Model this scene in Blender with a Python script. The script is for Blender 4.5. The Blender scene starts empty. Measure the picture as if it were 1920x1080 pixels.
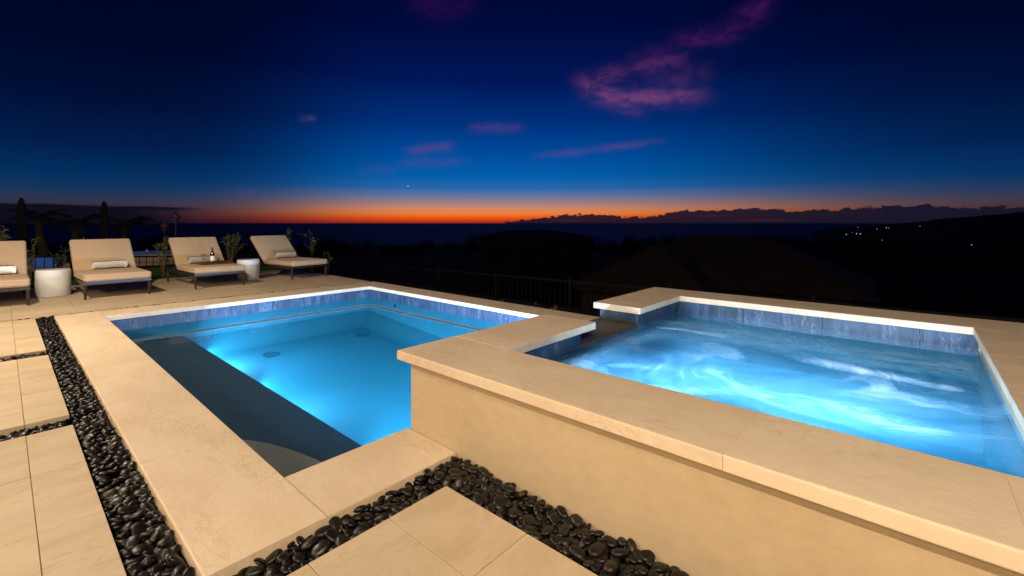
import bpy, bmesh, math, random
import numpy as np
from mathutils import Vector, Matrix, Euler, noise as mnoise

random.seed(7)
rng = np.random.default_rng(7)
SC = bpy.context.scene
COL = SC.collection
R_ = math.radians

# ------------------------------------------------------------------ camera
CAM_H = 1.20
YAW = R_(41.6)                       # heading measured from +X (pool's short axis) towards +Y (pool's long axis)
FWD = Vector((math.cos(YAW), math.sin(YAW), 0))
RGT = Vector((math.sin(YAW), -math.cos(YAW), 0))
cam = bpy.data.cameras.new('camera')
cam.sensor_width = 36
cam.lens = 36 * 851 / 1920
cam.shift_y = -122 / 1920
cam.clip_start = 0.05
cam.clip_end = 200000
camo = bpy.data.objects.new('camera', cam)
camo.location = (0, 0, CAM_H)
camo.rotation_euler = (R_(90), 0, YAW - R_(90))
COL.objects.link(camo)
SC.camera = camo

# ------------------------------------------------------------------ view + cycles
SC.view_settings.view_transform = 'Standard'
SC.view_settings.look = 'None'
SC.view_settings.exposure = 0
SC.view_settings.gamma = 1
SC.render.engine = 'CYCLES'
cy = SC.cycles
cy.use_denoising = True
try:
    cy.denoiser = 'OPENIMAGEDENOISE'
except Exception:
    pass
cy.max_bounces = 6
cy.diffuse_bounces = 3
cy.glossy_bounces = 3
cy.transmission_bounces = 4
cy.transparent_max_bounces = 12
cy.sample_clamp_indirect = 4
cy.volume_bounces = 1
cy.caustics_reflective = False
cy.caustics_refractive = False


def lin(c):
    return tuple(((v / 255) / 12.92 if v / 255 <= 0.04045 else ((v / 255 + 0.055) / 1.055) ** 2.4) for v in c)


# ------------------------------------------------------------------ node helper
class NT:
    def __init__(self, tree):
        self.t = tree
        self.n = tree.nodes
        self.l = tree.links

    def node(self, typ, **kw):
        n = self.n.new(typ)
        for k, v in kw.items():
            setattr(n, k, v)
        return n

    def put(self, sock, v):
        if hasattr(v, 'is_linked') or hasattr(v, 'links'):
            self.l.new(v, sock)
        else:
            sock.default_value = v

    def math(self, op, a, b=None, c=None, clamp=False):
        n = self.node('ShaderNodeMath', operation=op, use_clamp=clamp)
        self.put(n.inputs[0], a)
        if b is not None:
            self.put(n.inputs[1], b)
        if c is not None:
            self.put(n.inputs[2], c)
        return n.outputs[0]

    def vmath(self, op, a, b=None):
        n = self.node('ShaderNodeVectorMath', operation=op)
        self.put(n.inputs[0], a)
        if b is not None:
            self.put(n.inputs[1], b)
        return n.outputs['Value'] if op == 'DOT_PRODUCT' else n.outputs[0]

    def ramp(self, fac, stops, interp='LINEAR'):
        n = self.node('ShaderNodeValToRGB')
        n.color_ramp.interpolation = interp
        el = n.color_ramp.elements
        while len(el) < len(stops):
            el.new(1.0)
        for e, (p, c) in zip(el, stops):
            e.position = p
            e.color = (*c, 1) if len(c) == 3 else c
        self.put(n.inputs[0], fac)
        return n.outputs[0]

    def smooth(self, x, a, b, lo=0.0, hi=1.0):
        n = self.node('ShaderNodeMapRange', interpolation_type='SMOOTHSTEP')
        self.put(n.inputs[0], x)
        n.inputs[1].default_value = a
        n.inputs[2].default_value = b
        n.inputs[3].default_value = lo
        n.inputs[4].default_value = hi
        return n.outputs[0]

    def mix(self, fac, a, b, blend='MIX'):
        n = self.node('ShaderNodeMix', data_type='RGBA', blend_type=blend)
        self.put(n.inputs[0], fac)
        self.put(n.inputs[6], (*a, 1) if isinstance(a, tuple) else a)
        self.put(n.inputs[7], (*b, 1) if isinstance(b, tuple) else b)
        return n.outputs[2]

    def noise(self, vec, scale, detail=4, rough=0.5, dist=0.0, dim='3D'):
        n = self.node('ShaderNodeTexNoise', noise_dimensions=dim)
        self.put(n.inputs['Vector'], vec)
        n.inputs['Scale'].default_value = scale
        n.inputs['Detail'].default_value = detail
        n.inputs['Roughness'].default_value = rough
        n.inputs['Distortion'].default_value = dist
        return n.outputs[0]

    def comb(self, x, y, z):
        n = self.node('ShaderNodeCombineXYZ')
        self.put(n.inputs[0], x)
        self.put(n.inputs[1], y)
        self.put(n.inputs[2], z)
        return n.outputs[0]


# ------------------------------------------------------------------ world: the afterglow of a set sun
def azel(px, py):
    """bearing (from the heading FWD, + to the right) and elevation of a sky direction, in radians"""
    u = (px - 960) / 851
    v = (418 - py) / 851
    az = math.atan(u)
    return az, math.atan(v * math.cos(az))


def build_world():
    w = bpy.data.worlds.new('World')
    SC.world = w
    w.use_nodes = True
    t = NT(w.node_tree)
    t.n.clear()
    out = t.node('ShaderNodeOutputWorld')
    bg = t.node('ShaderNodeBackground')
    t.l.new(bg.outputs[0], out.inputs[0])
    tc = t.node('ShaderNodeTexCoord')
    d = t.vmath('NORMALIZE', tc.outputs['Generated'])
    sep = t.node('ShaderNodeSeparateXYZ')
    t.l.new(d, sep.inputs[0])
    el = t.math('ARCSINE', sep.outputs[2])
    f = t.vmath('DOT_PRODUCT', d, tuple(FWD))
    r = t.vmath('DOT_PRODUCT', d, tuple(RGT))
    az = t.math('ARCTAN2', r, f)
    e01 = t.math('DIVIDE', el, 0.6, clamp=True)

    def stops(lst):
        return [(e / 0.6, lin(c)) for e, c in lst]
    centre = t.ramp(e01, stops([(0.0, (150, 42, 30)), (0.005, (205, 58, 18)), (0.0115, (232, 88, 14)), (0.021, (236, 128, 60)),
                                (0.031, (212, 136, 98)), (0.043, (162, 128, 130)), (0.058, (104, 118, 155)),
                                (0.075, (40, 104, 172)), (0.10, (4, 94, 170)), (0.15, (0, 75, 156)), (0.215, (0, 48, 124)),
                                (0.30, (0, 23, 88)), (0.40, (0, 11, 62)), (0.60, (0, 4, 38))]))
    edge = t.ramp(e01, stops([(0.0, (26, 16, 34)), (0.012, (46, 28, 42)), (0.024, (54, 42, 56)), (0.036, (48, 52, 74)),
                              (0.055, (20, 52, 92)), (0.08, (3, 46, 94)), (0.13, (2, 28, 74)), (0.20, (0, 15, 54)),
                              (0.31, (0, 6, 38)), (0.60, (0, 3, 28))]))
    da = t.math('SUBTRACT', az, -0.10)
    # the glow is a little wider on the northern (right) side
    wd = t.math('ADD', 0.345, t.math('MULTIPLY', t.math('GREATER_THAN', da, 0.0), 0.285))
    q = t.math('ABSOLUTE', t.math('DIVIDE', da, wd))
    glow = t.math('EXPONENT', t.math('MULTIPLY', t.math('POWER', q, 3.0), -1.0))
    sky = t.mix(glow, edge, centre)

    ae = t.comb(az, el, 0.0)
    # ---- low cumulus bank on the sea horizon to the right, long stratus to the left
    big = t.noise(t.comb(t.math('MULTIPLY', az, 9.0), 3.1, 0.0), 1.0, 2, 0.5)
    puff = t.noise(t.comb(t.math('MULTIPLY', az, 48.0), t.math('MULTIPLY', el, 110.0), 0.0), 1.0, 5, 0.62)
    n = t.node('ShaderNodeFloatCurve')
    cm = n.mapping.curves[0]
    pts = []
    for px, py in ((900, 425), (960, 414.5), (1020, 408), (1075, 403), (1150, 405), (1200, 407), (1260, 397), (1340, 394), (1410, 391),
                   (1480, 394), (1560, 392), (1640, 388), (1700, 385), (1800, 388), (1920, 386)):
        a, e = azel(px, py)
        pts.append(((a + 1.6) / 3.2, max(0.0, (e + 0.02) / 0.1)))
    pts += [(0.85, 0.42), (1.0, 0.40)]
    pts = [(0.0, 0.0), (0.4, 0.0)] + pts
    cm.points[0].location = pts[0]
    cm.points[1].location = pts[-1]
    for p in pts[1:-1]:
        cm.points.new(*p)
    n.mapping.update()
    t.put(n.inputs[1], t.math('DIVIDE', t.math('ADD', az, 1.6), 3.2))
    top = t.math('SUBTRACT', t.math('MULTIPLY', n.outputs[0], 0.1), 0.02)
    top = t.math('ADD', top, t.math('MULTIPLY', t.math('SUBTRACT', puff, 0.5), 0.022))
    top = t.math('ADD', top, t.math('MULTIPLY', t.math('SUBTRACT', big, 0.5), 0.006))
    bank = t.smooth(t.math('SUBTRACT', top, el), -0.0006, 0.0014)
    depth = t.math('SUBTRACT', top, el)
    streak = t.noise(t.comb(t.math('MULTIPLY', az, 7.0), t.math('MULTIPLY', el, 260.0), 4.0), 1.0, 3, 0.5)
    bankc = t.mix(t.math('MULTIPLY', t.smooth(streak, 0.55, 0.75), t.math('MULTIPLY', glow, t.smooth(depth, 0.004, 0.012))),
                  lin((19, 21, 40)), lin((95, 36, 44)))
    sky = t.mix(t.math('MULTIPLY', bank, 0.97), sky, bankc)
    # stratus, left
    a0, e0 = azel(385, 385)
    lay = t.math('SUBTRACT', el, t.math('ADD', 0.0275, t.math('MULTIPLY', t.math('SUBTRACT', a0, az), 0.0075)))
    lay = t.math('ADD', lay, t.math('MULTIPLY', t.math('SUBTRACT', t.noise(t.comb(t.math('MULTIPLY', az, 14), 0.3, 7.0), 1.0, 3, 0.5), 0.5), 0.006))
    under = t.smooth(lay, 0.0015, -0.0015)
    tail = t.smooth(az, a0 + 0.01, a0 - 0.05)
    lower = t.smooth(lay, t_lo := -0.010, -0.002)
    fade = t.math('ADD', t.math('MULTIPLY', t.smooth(az, a0 + 0.02, a0 - 0.12), t.math('SUBTRACT', 1.0, lower)), lower)
    sky = t.mix(t.math('MULTIPLY', t.math('MULTIPLY', t.math('MULTIPLY', under, tail), fade), 0.96), sky, lin((13, 12, 27)))

    # ---- wisps of afterglow cirrus, each a soft streak broken up by noise
    wisp = t.noise(t.comb(t.math('MULTIPLY', az, 22), t.math('MULTIPLY', el, 48), 1.7), 1.0, 7, 0.58, 0.6)
    wispfac = t.smooth(wisp, 0.38, 0.62)

    def streak_mask(px, py, qx, qy, width, power=1.0):
        a, e = azel(px, py)
        b, g = azel(qx, qy)
        ang = math.atan2(g - e, b - a)
        L = math.hypot(b - a, g - e) / 2
        ca, sa = math.cos(ang), math.sin(ang)
        x = t.math('SUBTRACT', az, (a + b) / 2)
        y = t.math('SUBTRACT', el, (e + g) / 2)
        u = t.math('ADD', t.math('MULTIPLY', x, ca), t.math('MULTIPLY', y, sa))
        v = t.math('SUBTRACT', t.math('MULTIPLY', y, ca), t.math('MULTIPLY', x, sa))
        u = t.math('DIVIDE', u, L)
        v = t.math('DIVIDE', v, width / 851)
        u2 = t.math('MULTIPLY', u, u)
        s = t.math('ADD', t.math('MULTIPLY', u2, u2), t.math('MULTIPLY', v, v))
        return t.math('MULTIPLY', t.math('EXPONENT', t.math('MULTIPLY', s, -1.0)), power)
    masks = [streak_mask(1085, 150, 1200, 205, 15, 0.95), streak_mask(1120, 185, 1310, 178, 14, 0.95), streak_mask(1090, 168, 1175, 125, 16, 0.75),
             streak_mask(1170, 128, 1290, 100, 20, 0.65), streak_mask(1250, 80, 1390, 58, 13, 0.7), streak_mask(1350, 66, 1450, -4, 16, 0.85),
             streak_mask(1200, 165, 1330, 135, 24, 0.28)]
    msum = masks[0]
    for m in masks[1:]:
        msum = t.math('MAXIMUM', msum, m)
    cl = t.math('MULTIPLY', msum, t.math('ADD', 0.28, t.math('MULTIPLY', wispfac, 0.66)))
    lowc = t.smooth(el, azel(1200, 60)[1], azel(1200, 200)[1])
    sky = t.mix(cl, sky, t.mix(lowc, lin((62, 18, 86)), lin((112, 64, 116))))
    small = [streak_mask(880, 240, 978, 238, 9, 0.42), streak_mask(762, 284, 850, 274, 9, 0.6), streak_mask(750, 306, 870, 302, 8, 0.36),
             streak_mask(1020, 291, 1225, 266, 6, 0.6), streak_mask(770, 4, 890, 12, 24, 0.42), streak_mask(560, 224, 592, 222, 6, 0.35),
             streak_mask(670, 318, 740, 318, 9, 0.18), streak_mask(440, 362, 480, 360, 4, 0.35)]
    msum = small[0]
    for m in small[1:]:
        msum = t.math('MAXIMUM', msum, m)
    cl = t.math('MULTIPLY', msum, t.math('ADD', 0.35, t.math('MULTIPLY', wispfac, 0.65)))
    sky = t.mix(cl, sky, t.mix(lowc, lin((52, 8, 76)), lin((86, 70, 132))))
    # evening star
    a, e = azel(765, 349)
    dist = t.math('SQRT', t.math('ADD', t.math('POWER', t.math('SUBTRACT', az, a), 2.0), t.math('POWER', t.math('SUBTRACT', el, e), 2.0)))
    sky = t.mix(t.smooth(dist, 0.0016, 0.0004), sky, (0.7, 0.75, 0.85))
    t.l.new(sky, bg.inputs[0])
    bg.inputs[1].default_value = 1.0
    w.cycles.sampling_method = 'NONE'


build_world()


# ------------------------------------------------------------------ materials
MATS = {}


def mat(name, c1, c2=None, scale=6.0, rough=0.6, rough2=None, bump=0.0, bscale=None, spec=0.5, rand=0.0, stretch=(1, 1, 1),
        rot=0.0, detail=5, lo=0.35, hi=0.7, emit=None, estr=0.0, metal=0.0, coords='pos', sheen=0.0, fine=0.0, dist=0.3, veins=None):
    m = bpy.data.materials.new(name)
    m.use_nodes = True
    t = NT(m.node_tree)
    b = t.n['Principled BSDF']
    if coords == 'pos':
        p = t.node('ShaderNodeNewGeometry').outputs['Position']
    else:
        p = t.node('ShaderNodeTexCoord').outputs['Object']
    mp = t.node('ShaderNodeMapping')
    t.l.new(p, mp.inputs[0])
    mp.inputs['Scale'].default_value = stretch
    mp.inputs['Rotation'].default_value = (0, 0, rot)
    v = mp.outputs[0]
    oi = t.node('ShaderNodeObjectInfo').outputs['Random']
    if rand:
        v = t.vmath('ADD', v, t.comb(t.math('MULTIPLY', oi, 37.0), t.math('MULTIPLY', oi, 53.0), 0.0))
    c2 = c2 or c1
    n = t.noise(v, scale, detail, 0.55, dist)
    c = t.mix(t.smooth(n, lo, hi), c1, c2)
    if veins:
        vs, vc, vf = veins
        n2 = t.noise(v, vs, 6, 0.65, 1.5)
        line = t.math('SUBTRACT', 1.0, t.smooth(t.math('ABSOLUTE', t.math('SUBTRACT', n2, 0.5)), 0.0, 0.035))
        n3 = t.noise(v, vs * 0.6, 2, 0.5)
        c = t.mix(t.math('MULTIPLY', t.math('MULTIPLY', line, t.smooth(n3, 0.45, 0.6)), vf), c, vc)
    if fine:
        n4 = t.noise(v, scale * 14, 3, 0.6)
        c = t.mix(1.0, c, t.ramp(n4, [(0.25, (1 - fine,) * 3), (0.75, (1 + fine * 0.3,) * 3)]), 'MULTIPLY')
    if rand:
        k = t.math('ADD', 1 - rand, t.math('MULTIPLY', oi, 2 * rand))
        c = t.mix(1.0, c, t.comb(k, k, k), 'MULTIPLY')
    t.l.new(c, b.inputs['Base Color'])
    if rough2 is not None:
        t.l.new(t.math('ADD', rough, t.math('MULTIPLY', n, rough2 - rough)), b.inputs['Roughness'])
    else:
        b.inputs['Roughness'].default_value = rough
    b.inputs['Specular IOR Level'].default_value = spec
    b.inputs['Metallic'].default_value = metal
    if sheen:
        b.inputs['Sheen Weight'].default_value = sheen
    if bump:
        bn = t.node('ShaderNodeBump')
        bn.inputs['Strength'].default_value = bump
        bn.inputs['Distance'].default_value = 0.01
        t.l.new(t.noise(v, bscale or scale * 8, 4, 0.6), bn.inputs['Height'])
        t.l.new(bn.outputs[0], b.inputs['Normal'])
    if emit:
        b.inputs['Emission Color'].default_value = (*emit, 1)
        b.inputs['Emission Strength'].default_value = estr
    MATS[name] = m
    return m


M_LIME = mat('limestone', (0.61, 0.495, 0.355), (0.535, 0.42, 0.285), 1.7, 0.62, bump=0.10, bscale=55, spec=0.25, rand=0.045, stretch=(1, 2.4, 1), rot=0.5,
             fine=0.08, lo=0.38, hi=0.64, veins=(3.4, (0.47, 0.34, 0.21), 0.5))
M_COPE = mat('coping_limestone', (0.75, 0.615, 0.465), (0.69, 0.55, 0.40), 1.5, 0.62, bump=0.12, bscale=45, spec=0.25, rand=0.025, stretch=(2.0, 1, 1), rot=0.25,
             fine=0.08, lo=0.38, hi=0.64, veins=(3.0, (0.50, 0.37, 0.235), 0.34))
M_GROUT = mat('grout', (0.26, 0.18, 0.11), (0.20, 0.135, 0.08), 20, 0.9)
M_JOINT = mat('joint_mortar', (0.62, 0.49, 0.33), (0.55, 0.43, 0.28), 20, 0.9)
M_STUCCO = mat('stucco', (0.57, 0.455, 0.31), (0.50, 0.39, 0.255), 0.9, 0.8, bump=0.16, bscale=150, spec=0.2, fine=0.10, lo=0.3, hi=0.72, stretch=(1, 1, 1.8))
M_SLATE = mat('slate_tile', (0.014, 0.040, 0.092), (0.040, 0.084, 0.165), 5, 0.35, rough2=0.6, bump=0.35, bscale=24, rand=0.22, stretch=(3.0, 3.0, 0.7),
              spec=0.4, detail=7, veins=(6, (0.22, 0.26, 0.32), 0.5))
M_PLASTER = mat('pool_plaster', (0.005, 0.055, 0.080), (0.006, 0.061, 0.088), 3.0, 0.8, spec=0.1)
M_LITPLAST = mat('lit_wall_plaster', (0.010, 0.100, 0.150), (0.012, 0.110, 0.165), 3.0, 0.8, spec=0.1)  # lighter copy of the plaster: lamp glow on the far walls put into colour
M_BENCH = mat('hazy_bench_plaster', (0.036, 0.048, 0.062), (0.043, 0.055, 0.068), 4, 0.8, spec=0.1, fine=0.1)  # same plaster greyed, the water haze above the bench painted in
M_STEP = mat('warm_lit_step_plaster', (0.27, 0.22, 0.175), (0.23, 0.19, 0.15), 5, 0.85, spec=0.1)  # tan tone paints in warm lamp light reaching the shallow step
M_SPILL = mat('weir_slab', (0.075, 0.062, 0.052), (0.055, 0.046, 0.04), 6, 0.5, bump=0.1, spec=0.3)
M_PEB = mat('river_pebble', (0.006, 0.005, 0.0044), (0.013, 0.0105, 0.009), 18, 0.26, rough2=0.55, spec=0.38, rand=0.6, bump=0.05, bscale=160)
M_SOIL = mat('soil', (0.020, 0.014, 0.010), (0.035, 0.024, 0.016), 9, 0.95, bump=0.6, bscale=40, spec=0.1)
M_CHAN = mat('channel_dirt', (0.008, 0.007, 0.006), (0.014, 0.011, 0.009), 30, 0.95, spec=0.1)
M_CUSH = mat('cushion_fabric', (0.52, 0.37, 0.235), (0.49, 0.345, 0.215), 3, 0.9, bump=0.15, bscale=420, spec=0.15, sheen=0.15, fine=0.06)
M_BRONZE = mat('bronze_frame', (0.030, 0.021, 0.016), (0.040, 0.028, 0.022), 12, 0.42, spec=0.5)
M_STRAP = mat('dark_strap', (0.05, 0.025, 0.015), None, 9, 0.8)
M_TOWEL = mat('terry_towel', (0.90, 0.90, 0.90), (0.86, 0.86, 0.86), 14, 0.95, spec=0.1)
M_CERAM = mat('white_ceramic', (0.74, 0.77, 0.81), (0.70, 0.73, 0.77), 4, 0.38, spec=0.45, bump=0.03, bscale=30)
M_TRAY = mat('tray_wood', (0.085, 0.030, 0.014), (0.13, 0.05, 0.022), 7, 0.4, stretch=(1, 9, 9), spec=0.5)
M_WINE = mat('bottle_glass', (0.016, 0.006, 0.005), None, 5, 0.08, spec=0.7)
M_FOIL = mat('bottle_foil', (0.16, 0.014, 0.014), None, 5, 0.35, spec=0.5)
M_LABEL = mat('bottle_label', (0.78, 0.75, 0.70), (0.70, 0.66, 0.60), 30, 0.7)
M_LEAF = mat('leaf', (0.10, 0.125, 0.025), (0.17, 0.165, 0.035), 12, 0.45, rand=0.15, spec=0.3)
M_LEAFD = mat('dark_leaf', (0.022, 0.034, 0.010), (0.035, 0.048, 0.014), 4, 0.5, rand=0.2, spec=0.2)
M_STEM = mat('stem', (0.13, 0.10, 0.055), (0.09, 0.07, 0.04), 20, 0.8)
M_BARK = mat('bark', (0.05, 0.036, 0.024), (0.03, 0.022, 0.016), 10, 0.9, bump=0.4)
M_GRASS = mat('grass_blade', (0.030, 0.060, 0.012), (0.05, 0.085, 0.018), 5, 0.6, spec=0.2)
M_FENCE = mat('fence_metal', (0.006, 0.005, 0.004), (0.008, 0.006, 0.005), 9, 0.6, spec=0.08)
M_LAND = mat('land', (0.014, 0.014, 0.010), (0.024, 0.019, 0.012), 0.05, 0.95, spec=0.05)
M_WALL = mat('house_plaster', (0.34, 0.27, 0.19), (0.30, 0.235, 0.165), 2, 0.85, bump=0.1, bscale=120)
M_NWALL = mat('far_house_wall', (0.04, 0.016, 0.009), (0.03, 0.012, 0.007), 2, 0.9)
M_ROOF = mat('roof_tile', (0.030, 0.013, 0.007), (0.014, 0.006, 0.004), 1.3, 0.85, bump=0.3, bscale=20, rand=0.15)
M_DARKW = mat('dark_wood', (0.03, 0.018, 0.012), (0.05, 0.03, 0.018), 8, 0.6, stretch=(1, 6, 1))
M_PANE = mat('window_glass', (0.012, 0.012, 0.014), None, 3, 0.08, spec=0.6)
M_CANVAS = mat('umbrella_canvas', (0.006, 0.0055, 0.005), (0.008, 0.007, 0.006), 5, 0.9)
M_THATCH = mat('torch_copper', (0.06, 0.022, 0.014), (0.04, 0.015, 0.01), 12, 0.6)
M_DRAIN = mat('drain_cover', (0.004, 0.008, 0.012), None, 5, 1.0, spec=0.0)
M_STEEL = mat('fitting_steel', (0.4, 0.4, 0.42), None, 5, 0.3, metal=1.0)
M_LENS = mat('lamp_lens', (0.8, 0.85, 0.9), None, 5, 0.2, emit=(0.78, 0.92, 1.0), estr=14)
M_WARM = mat('warm_lens', (0.9, 0.85, 0.7), None, 5, 0.2, emit=(1.0, 0.78, 0.5), estr=12)
M_FAR = mat('street_light_head', (0.9, 0.85, 0.7), None, 5, 0.2, emit=(1.0, 0.86, 0.66), estr=0.9)
M_NPOOL = mat('neighbour_pool_tile', (0.012, 0.10, 0.42), (0.015, 0.12, 0.48), 3, 0.5)


def glass_mat(name, tint, ior=1.33, bump=0.0, bscale=3.0, refl=1.0):
    """still water / thin glass: Fresnel mix of mirror reflection and tinted transmission"""
    m = bpy.data.materials.new(name)
    m.use_nodes = True
    t = NT(m.node_tree)
    t.n.clear()
    out = t.node('ShaderNodeOutputMaterial')
    tr = t.node('ShaderNodeBsdfTransparent')
    tr.inputs[0].default_value = (*tint, 1)
    gl = t.node('ShaderNodeBsdfGlossy')
    gl.inputs['Roughness'].default_value = 0.02
    fr = t.node('ShaderNodeFresnel')
    fr.inputs[0].default_value = ior
    if bump:
        bn = t.node('ShaderNodeBump')
        bn.inputs['Strength'].default_value = bump
        bn.inputs['Distance'].default_value = 0.02
        p = t.node('ShaderNodeNewGeometry').outputs['Position']
        t.l.new(t.noise(p, bscale, 3, 0.5), bn.inputs['Height'])
        t.l.new(bn.outputs[0], gl.inputs['Normal'])
        t.l.new(bn.outputs[0], fr.inputs['Normal'])
    mx = t.node('ShaderNodeMixShader')
    t.l.new(t.math('MULTIPLY', fr.outputs[0], refl), mx.inputs[0])
    t.l.new(tr.outputs[0], mx.inputs[1])
    t.l.new(gl.outputs[0], mx.inputs[2])
    t.l.new(mx.outputs[0], out.inputs[0])
    MATS[name] = m
    return m


M_WATER = glass_mat('pool_water', (0.80, 0.90, 1.0), 1.33, 0.10, 5.0, 0.32)
wt = NT(M_WATER.node_tree)
vsn = wt.node('ShaderNodeVolumeScatter')
vsn.inputs['Color'].default_value = (0.04, 0.66, 1.0, 1)
vsn.inputs['Density'].default_value = 0.052
vsn.inputs['Anisotropy'].default_value = 0.2
wt.l.new(vsn.outputs[0], [n for n in wt.n if n.type == 'OUTPUT_MATERIAL'][0].inputs['Volume'])
M_NWATER = glass_mat('neighbour_water', (0.7, 0.9, 1.0))
M_GLASS = glass_mat('clear_glass', (0.97, 0.97, 0.97), 1.5, refl=0.35)


def spa_water_mat():
    """churned water: clear tinted water under trails of air bubbles pushed out by the jets"""
    m = bpy.data.materials.new('spa_water')
    m.use_nodes = True
    t = NT(m.node_tree)
    t.n.clear()
    out = t.node('ShaderNodeOutputMaterial')
    p = t.node('ShaderNodeNewGeometry').outputs['Position']
    loc = t.vmath('SUBTRACT', p, (3.15, 0.85, 0.29))
    sp = t.node('ShaderNodeSeparateXYZ')
    t.l.new(loc, sp.inputs[0])
    x, y = sp.outputs[0], sp.outputs[1]
    r2 = t.math('ADD', t.math('MULTIPLY', x, x), t.math('MULTIPLY', y, y))
    ang = t.math('MULTIPLY', t.math('EXPONENT', t.math('MULTIPLY', r2, -0.6)), 1.5)
    vr = t.node('ShaderNodeVectorRotate', rotation_type='Z_AXIS')
    t.l.new(loc, vr.inputs['Vector'])
    t.l.new(ang, vr.inputs['Angle'])
    warp = t.node('ShaderNodeTexNoise')
    t.l.new(vr.outputs[0], warp.inputs['Vector'])
    warp.inputs['Scale'].default_value = 1.5
    warp.inputs['Detail'].default_value = 3
    w2 = t.vmath('MULTIPLY', t.vmath('SUBTRACT', warp.outputs['Color'], (0.5, 0.5, 0.5)), (1.5, 0.9, 0.0))
    v = t.vmath('ADD', vr.outputs[0], w2)
    st = t.vmath('MULTIPLY', v, (1.6, 0.62, 1.0))
    n1 = t.noise(st, 1.25, 5, 0.52, 0.5)
    n2 = t.noise(t.vmath('MULTIPLY', v, (2.6, 0.8, 1.0)), 3.2, 5, 0.55, 0.5)
    base = t.smooth(n1, 0.28, 0.76)
    fil = t.smooth(n2, 0.32, 0.82)

    def spot(x0, y0, rx, ry):
        u = t.math('DIVIDE', t.math('SUBTRACT', x, x0 - 3.15), rx)
        w = t.math('DIVIDE', t.math('SUBTRACT', y, y0 - 0.85), ry)
        return t.math('EXPONENT', t.math('MULTIPLY', t.math('ADD', t.math('MULTIPLY', u, u), t.math('MULTIPLY', w, w)), -1.0))
    foam = t.math('ADD', 0.25, t.math('ADD', t.math('MULTIPLY', base, 0.26), t.math('MULTIPLY', t.math('MULTIPLY', fil, t.math('ADD', 0.3, base)), 0.22)))
    # where the water lies calmer (over the corner seats) fewer bubbles stay
    calm = t.math('MAXIMUM', spot(3.15, 1.45, 0.34, 0.24), t.math('MAXIMUM', spot(4.1, 0.0, 0.45, 0.35), spot(2.3, -0.05, 0.32, 0.35)))
    foam = t.math('MULTIPLY', foam, t.math('SUBTRACT', 1.0, t.math('MULTIPLY', calm, 0.8)))
    wob0 = t.math('MULTIPLY', t.math('SUBTRACT', t.noise(p, 2.2, 2, 0.5), 0.5), 0.14)

    def jet(x0, y0, x1, y1, w, s):
        cx_, cy_ = (x0 + x1) / 2 - 3.15, (y0 + y1) / 2 - 0.85
        a = math.atan2(y1 - y0, x1 - x0)
        L = math.hypot(x1 - x0, y1 - y0) / 2
        dx = t.math('SUBTRACT', x, cx_)
        dy = t.math('SUBTRACT', y, cy_)
        u = t.math('DIVIDE', t.math('ADD', t.math('MULTIPLY', dx, math.cos(a)), t.math('MULTIPLY', dy, math.sin(a))), L)
        vv = t.math('SUBTRACT', t.math('MULTIPLY', dy, math.cos(a)), t.math('MULTIPLY', dx, math.sin(a)))
        wob = wob0
        # the plume widens away from its nozzle (u = -1)
        wid = t.math('MULTIPLY', t.math('ADD', 1.6, u), w * 0.75)
        vv = t.math('DIVIDE', t.math('ADD', vv, wob), t.math('MAXIMUM', wid, 0.01))
        u2 = t.math('MULTIPLY', u, u)
        e = t.math('EXPONENT', t.math('MULTIPLY', t.math('ADD', t.math('MULTIPLY', u2, u2), t.math('MULTIPLY', vv, vv)), -1.0))
        return t.math('MULTIPLY', t.math('MULTIPLY', e, s), t.math('ADD', 0.66, t.math('MULTIPLY', fil, 0.38)))
    for args in ((3.46, -0.30, 3.60, 0.66, 0.10, 1.0), (3.80, 1.76, 3.85, 1.00, 0.09, 0.9), (2.45, 1.60, 2.85, 1.00, 0.10, 0.6),
                 (2.20, 1.20, 2.85, 0.50, 0.18, 0.68), (2.66, -0.28, 2.74, 0.55, 0.20, 0.66), (3.75, 1.25, 3.15, 0.85, 0.16, 0.5)):
        foam = t.math('MAXIMUM', foam, jet(*args))
    foam = t.math('MINIMUM', foam, 0.92)
    tr = t.node('ShaderNodeBsdfTransparent')
    tr.inputs[0].default_value = (0.72, 0.90, 1.0, 1)
    gl = t.node('ShaderNodeBsdfGlossy')
    gl.inputs['Roughness'].default_value = 0.12
    fr = t.node('ShaderNodeFresnel')
    fr.inputs[0].default_value = 1.33
    bn = t.node('ShaderNodeBump')
    bn.inputs['Strength'].default_value = 0.35
    bn.inputs['Distance'].default_value = 0.02
    t.l.new(t.math('ADD', t.noise(p, 7.0, 4, 0.6), foam), bn.inputs['Height'])
    for s in (gl, fr):
        t.l.new(bn.outputs[0], s.inputs['Normal'])
    m1 = t.node('ShaderNodeMixShader')
    t.l.new(t.math('MULTIPLY', fr.outputs[0], 0.8), m1.inputs[0])
    t.l.new(tr.outputs[0], m1.inputs[1])
    t.l.new(gl.outputs[0], m1.inputs[2])
    tl = t.node('ShaderNodeBsdfTranslucent')
    df = t.node('ShaderNodeBsdfDiffuse')
    fc = t.ramp(foam, [(0.12, (0.05, 0.22, 0.40)), (0.45, (0.12, 0.32, 0.50)), (1.0, (0.60, 0.74, 0.82))])
    for s in (tl, df):
        t.l.new(fc, s.inputs[0])
    m2 = t.node('ShaderNodeMixShader')
    m2.inputs[0].default_value = 0.25
    t.l.new(tl.outputs[0], m2.inputs[1])
    t.l.new(df.outputs[0], m2.inputs[2])
    m3 = t.node('ShaderNodeMixShader')
    t.l.new(foam, m3.inputs[0])
    t.l.new(m1.outputs[0], m3.inputs[1])
    t.l.new(m2.outputs[0], m3.inputs[2])
    t.l.new(m3.outputs[0], out.inputs[0])
    vsc = t.node('ShaderNodeVolumeScatter')
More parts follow.
